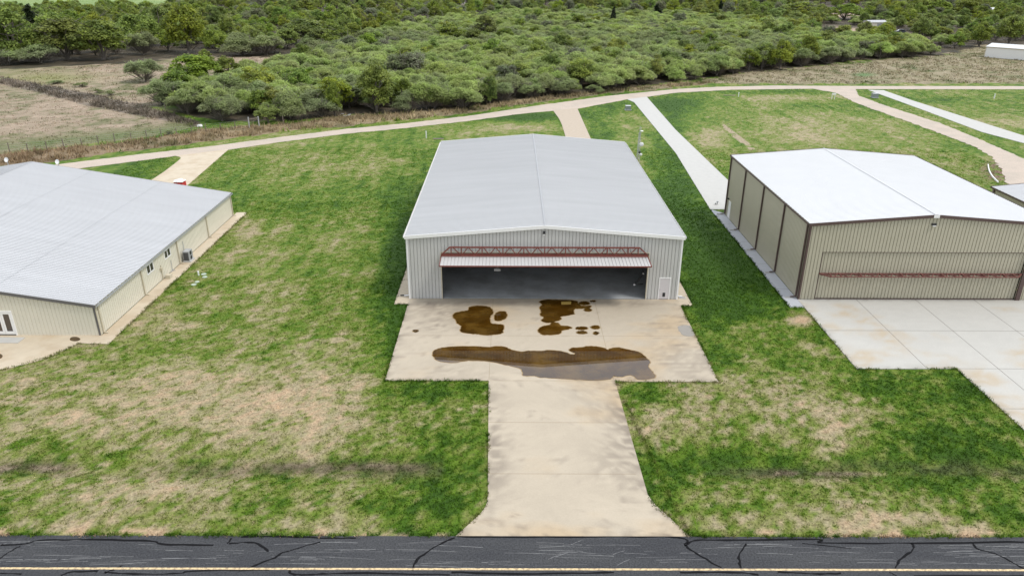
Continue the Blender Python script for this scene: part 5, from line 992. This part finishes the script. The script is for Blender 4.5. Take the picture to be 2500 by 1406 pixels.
def instanced(name, items, label=None):
    """one stuff object: every point picks one of the crowns already built"""
    kinds = sorted({(k, i) for k in {it[0] for it in items} for i in range(NP[k])}); kinds = [k for k in kinds if k in OBJS]
    rg = random.Random(5); pts, sc_, rt, ix = [], [], [], []
    for (kd, x, y, wd, ht) in items:
        opts = [j for j, k in enumerate(kinds) if k[0] == kd]
        if not opts: continue
        s = SIZE[kd]; pts.append((x, y, -.03)); sc_.append((wd / s[0], wd / s[0], ht / s[1])); rt.append((0, 0, rg.uniform(0, 6.28))); ix.append(rg.choice(opts))
    me = bpy.data.meshes.new(name); me.from_pydata(pts, [], []); o = link(name, me); struct(o, 'stuff')
    for nm, ty, dat in (('sc', 'FLOAT_VECTOR', sc_), ('rt', 'FLOAT_VECTOR', rt)): a = me.attributes.new(nm, ty, 'POINT'); a.data.foreach_set('vector', np.array(dat, np.float32).ravel())
    a = me.attributes.new('ix', 'INT', 'POINT'); a.data.foreach_set('value', np.array(ix, np.int32))
    ng = bpy.data.node_groups.new(name, 'GeometryNodeTree'); ng.interface.new_socket('Geometry', in_out='INPUT', socket_type='NodeSocketGeometry'); ng.interface.new_socket('Geometry', in_out='OUTPUT', socket_type='NodeSocketGeometry')
    N = ng.nodes; lk = ng.links.new; gi = N.new('NodeGroupInput'); go = N.new('NodeGroupOutput'); jn = N.new('GeometryNodeJoinGeometry')
    for k in reversed(kinds):
        j2 = N.new('GeometryNodeJoinGeometry')
        for ob in OBJS[k]: oi = N.new('GeometryNodeObjectInfo'); oi.transform_space = 'ORIGINAL'; oi.inputs['Object'].default_value = ob; lk(oi.outputs['Geometry'], j2.inputs[0])
        gt = N.new('GeometryNodeGeometryToInstance'); lk(j2.outputs[0], gt.inputs[0]); lk(gt.outputs[0], jn.inputs[0])
    ip = N.new('GeometryNodeInstanceOnPoints'); lk(gi.outputs[0], ip.inputs['Points']); lk(jn.outputs[0], ip.inputs['Instance']); ip.inputs['Pick Instance'].default_value = True
    def at(nm, ty): q = N.new('GeometryNodeInputNamedAttribute'); q.data_type = ty; q.inputs['Name'].default_value = nm; return q.outputs['Attribute']
    lk(at('ix', 'INT'), ip.inputs['Instance Index']); lk(at('sc', 'FLOAT_VECTOR'), ip.inputs['Scale']); e2r = N.new('FunctionNodeEulerToRotation'); lk(at('rt', 'FLOAT_VECTOR'), e2r.inputs[0]); lk(e2r.outputs[0], ip.inputs['Rotation'])
    lk(ip.outputs[0], go.inputs[0]); md = o.modifiers.new('scatter', 'NODES'); md.node_group = ng; return o
instanced('thicket', rest)
# woods round the thicket
WL = scatter([(-60, 165), (150, 158), (330, 142), (500, 128), (700, 140), (840, 126), (900, 92), (840, 60), (420, 30), (-60, 34)], 8.5, 3, 520)
far = []; n = 0
for (x, y, px, py) in sorted(WL, key=lambda p: p[1]):
    kd = RGT.choice(['green', 'oak', 'lime', 'greymesq', 'greymesq', 'mesquite', 'green'])
    lab = {'green': 'mid green tree filling the left wood between the bigger crowns', 'oak': 'dark green tree filling the left wood between the bigger crowns', 'lime': 'yellowish green tree filling the left wood between the bigger crowns', 'greymesq': 'grey green scrub filling the left wood between the bigger crowns', 'mesquite': 'pale feathery scrub filling the left wood between the bigger crowns'}[kd]
    wd, ht = (RGT.uniform(7.5, 11), RGT.uniform(6.5, 9.5)) if kd in ('green', 'oak', 'lime') else (RGT.uniform(6, 8.5), RGT.uniform(3.8, 5.2))
    if y < 330 and n < 95: tree(kd, x, y, wd, ht, lab, 'trees filling the left wood: ' + NM[kd].replace('_', ' ')); n += 1
    else: far.append((kd, x, y, wd, ht))
WR = scatter([(1980, 84), (2100, 100), (2290, 128), (2400, 108), (2540, 100), (2540, 40), (1850, 40), (1850, 60)], 9.5, 4, 480); n = 0
for (x, y, px, py) in sorted(WR, key=lambda p: p[1]):
    kd = RGT.choice(['green', 'oak', 'lime', 'mesquite', 'mesquite', 'greymesq']); lab = {'green': 'mid green tree in the scattered wood at the upper right', 'oak': 'dark green tree in the scattered wood at the upper right', 'lime': 'light green tree in the scattered wood at the upper right', 'greymesq': 'grey green scrub in the scattered wood at the upper right', 'mesquite': 'pale feathery scrub in the scattered wood at the upper right'}[kd]
    wd, ht = (RGT.uniform(6.5, 10), RGT.uniform(5.5, 8)) if kd in ('green', 'oak', 'lime') else (RGT.uniform(6, 9), RGT.uniform(3.5, 5))
    if n < 80: tree(kd, x, y, wd, ht, lab, 'scattered wood at the upper right: ' + NM[kd].replace('_', ' ')); n += 1
    else: far.append((kd, x, y, wd, ht))
WF = scatter([(420, 34), (840, 62), (900, 92), (1000, 74), (1250, 40), (1400, 42), (1700, 48), (1850, 60), (2000, 60), (2540, 44), (2540, -2), (420, -2)], 12, 6, 620, keep=.8)
for (x, y, px, py) in WF:
    kd = RGT.choice(['green', 'oak', 'lime', 'lime', 'greymesq', 'green', 'mesquite', 'grey']); tall = kd in ('green', 'oak', 'lime', 'grey')
    far.append((kd, x, y, RGT.uniform(8, 12) if tall else RGT.uniform(7, 10), RGT.uniform(7, 11) if tall else RGT.uniform(4, 5.5)))
for k in range(260):
    x = RGT.uniform(-560, 580); y = RGT.uniform(620, 760); far.append((RGT.choice(['green', 'oak', 'lime']), x, y, RGT.uniform(10, 16), RGT.uniform(7, 11)))
instanced('far_wood', far)
# brushy undergrowth along the thicket front: small shrubs
for k, (px, py, wp, hp) in enumerate(((75, 150, 60, 20), (412, 328, 24, 12), (470, 258, 40, 16), (240, 226, 26, 10), (200, 212, 40, 12), (270, 232, 30, 12), (135, 205, 40, 10), (1450, 226, 50, 22), (1100, 262, 40, 22))):
    x, y = G(px, py); s = S(py); tree('greymesq', x, y, wp / s, hp / s, ['low grey bush at the far left under the woods', 'small round grey green bush by the wire fence', 'small green bush left of the lone thicket stem', 'small bush beside the diagonal fence, nearest the thicket', 'low green bush on the diagonal fence row', 'dark little bush below the lone mesquite', 'flat bush on the diagonal fence row farthest left', 'bare twiggy bush at the thicket front below the yellow green tree', 'small twiggy bush at the thicket front over the brushy strip'][k], None, 'bush')
scene.render.resolution_x = 1024; scene.render.resolution_y = 575
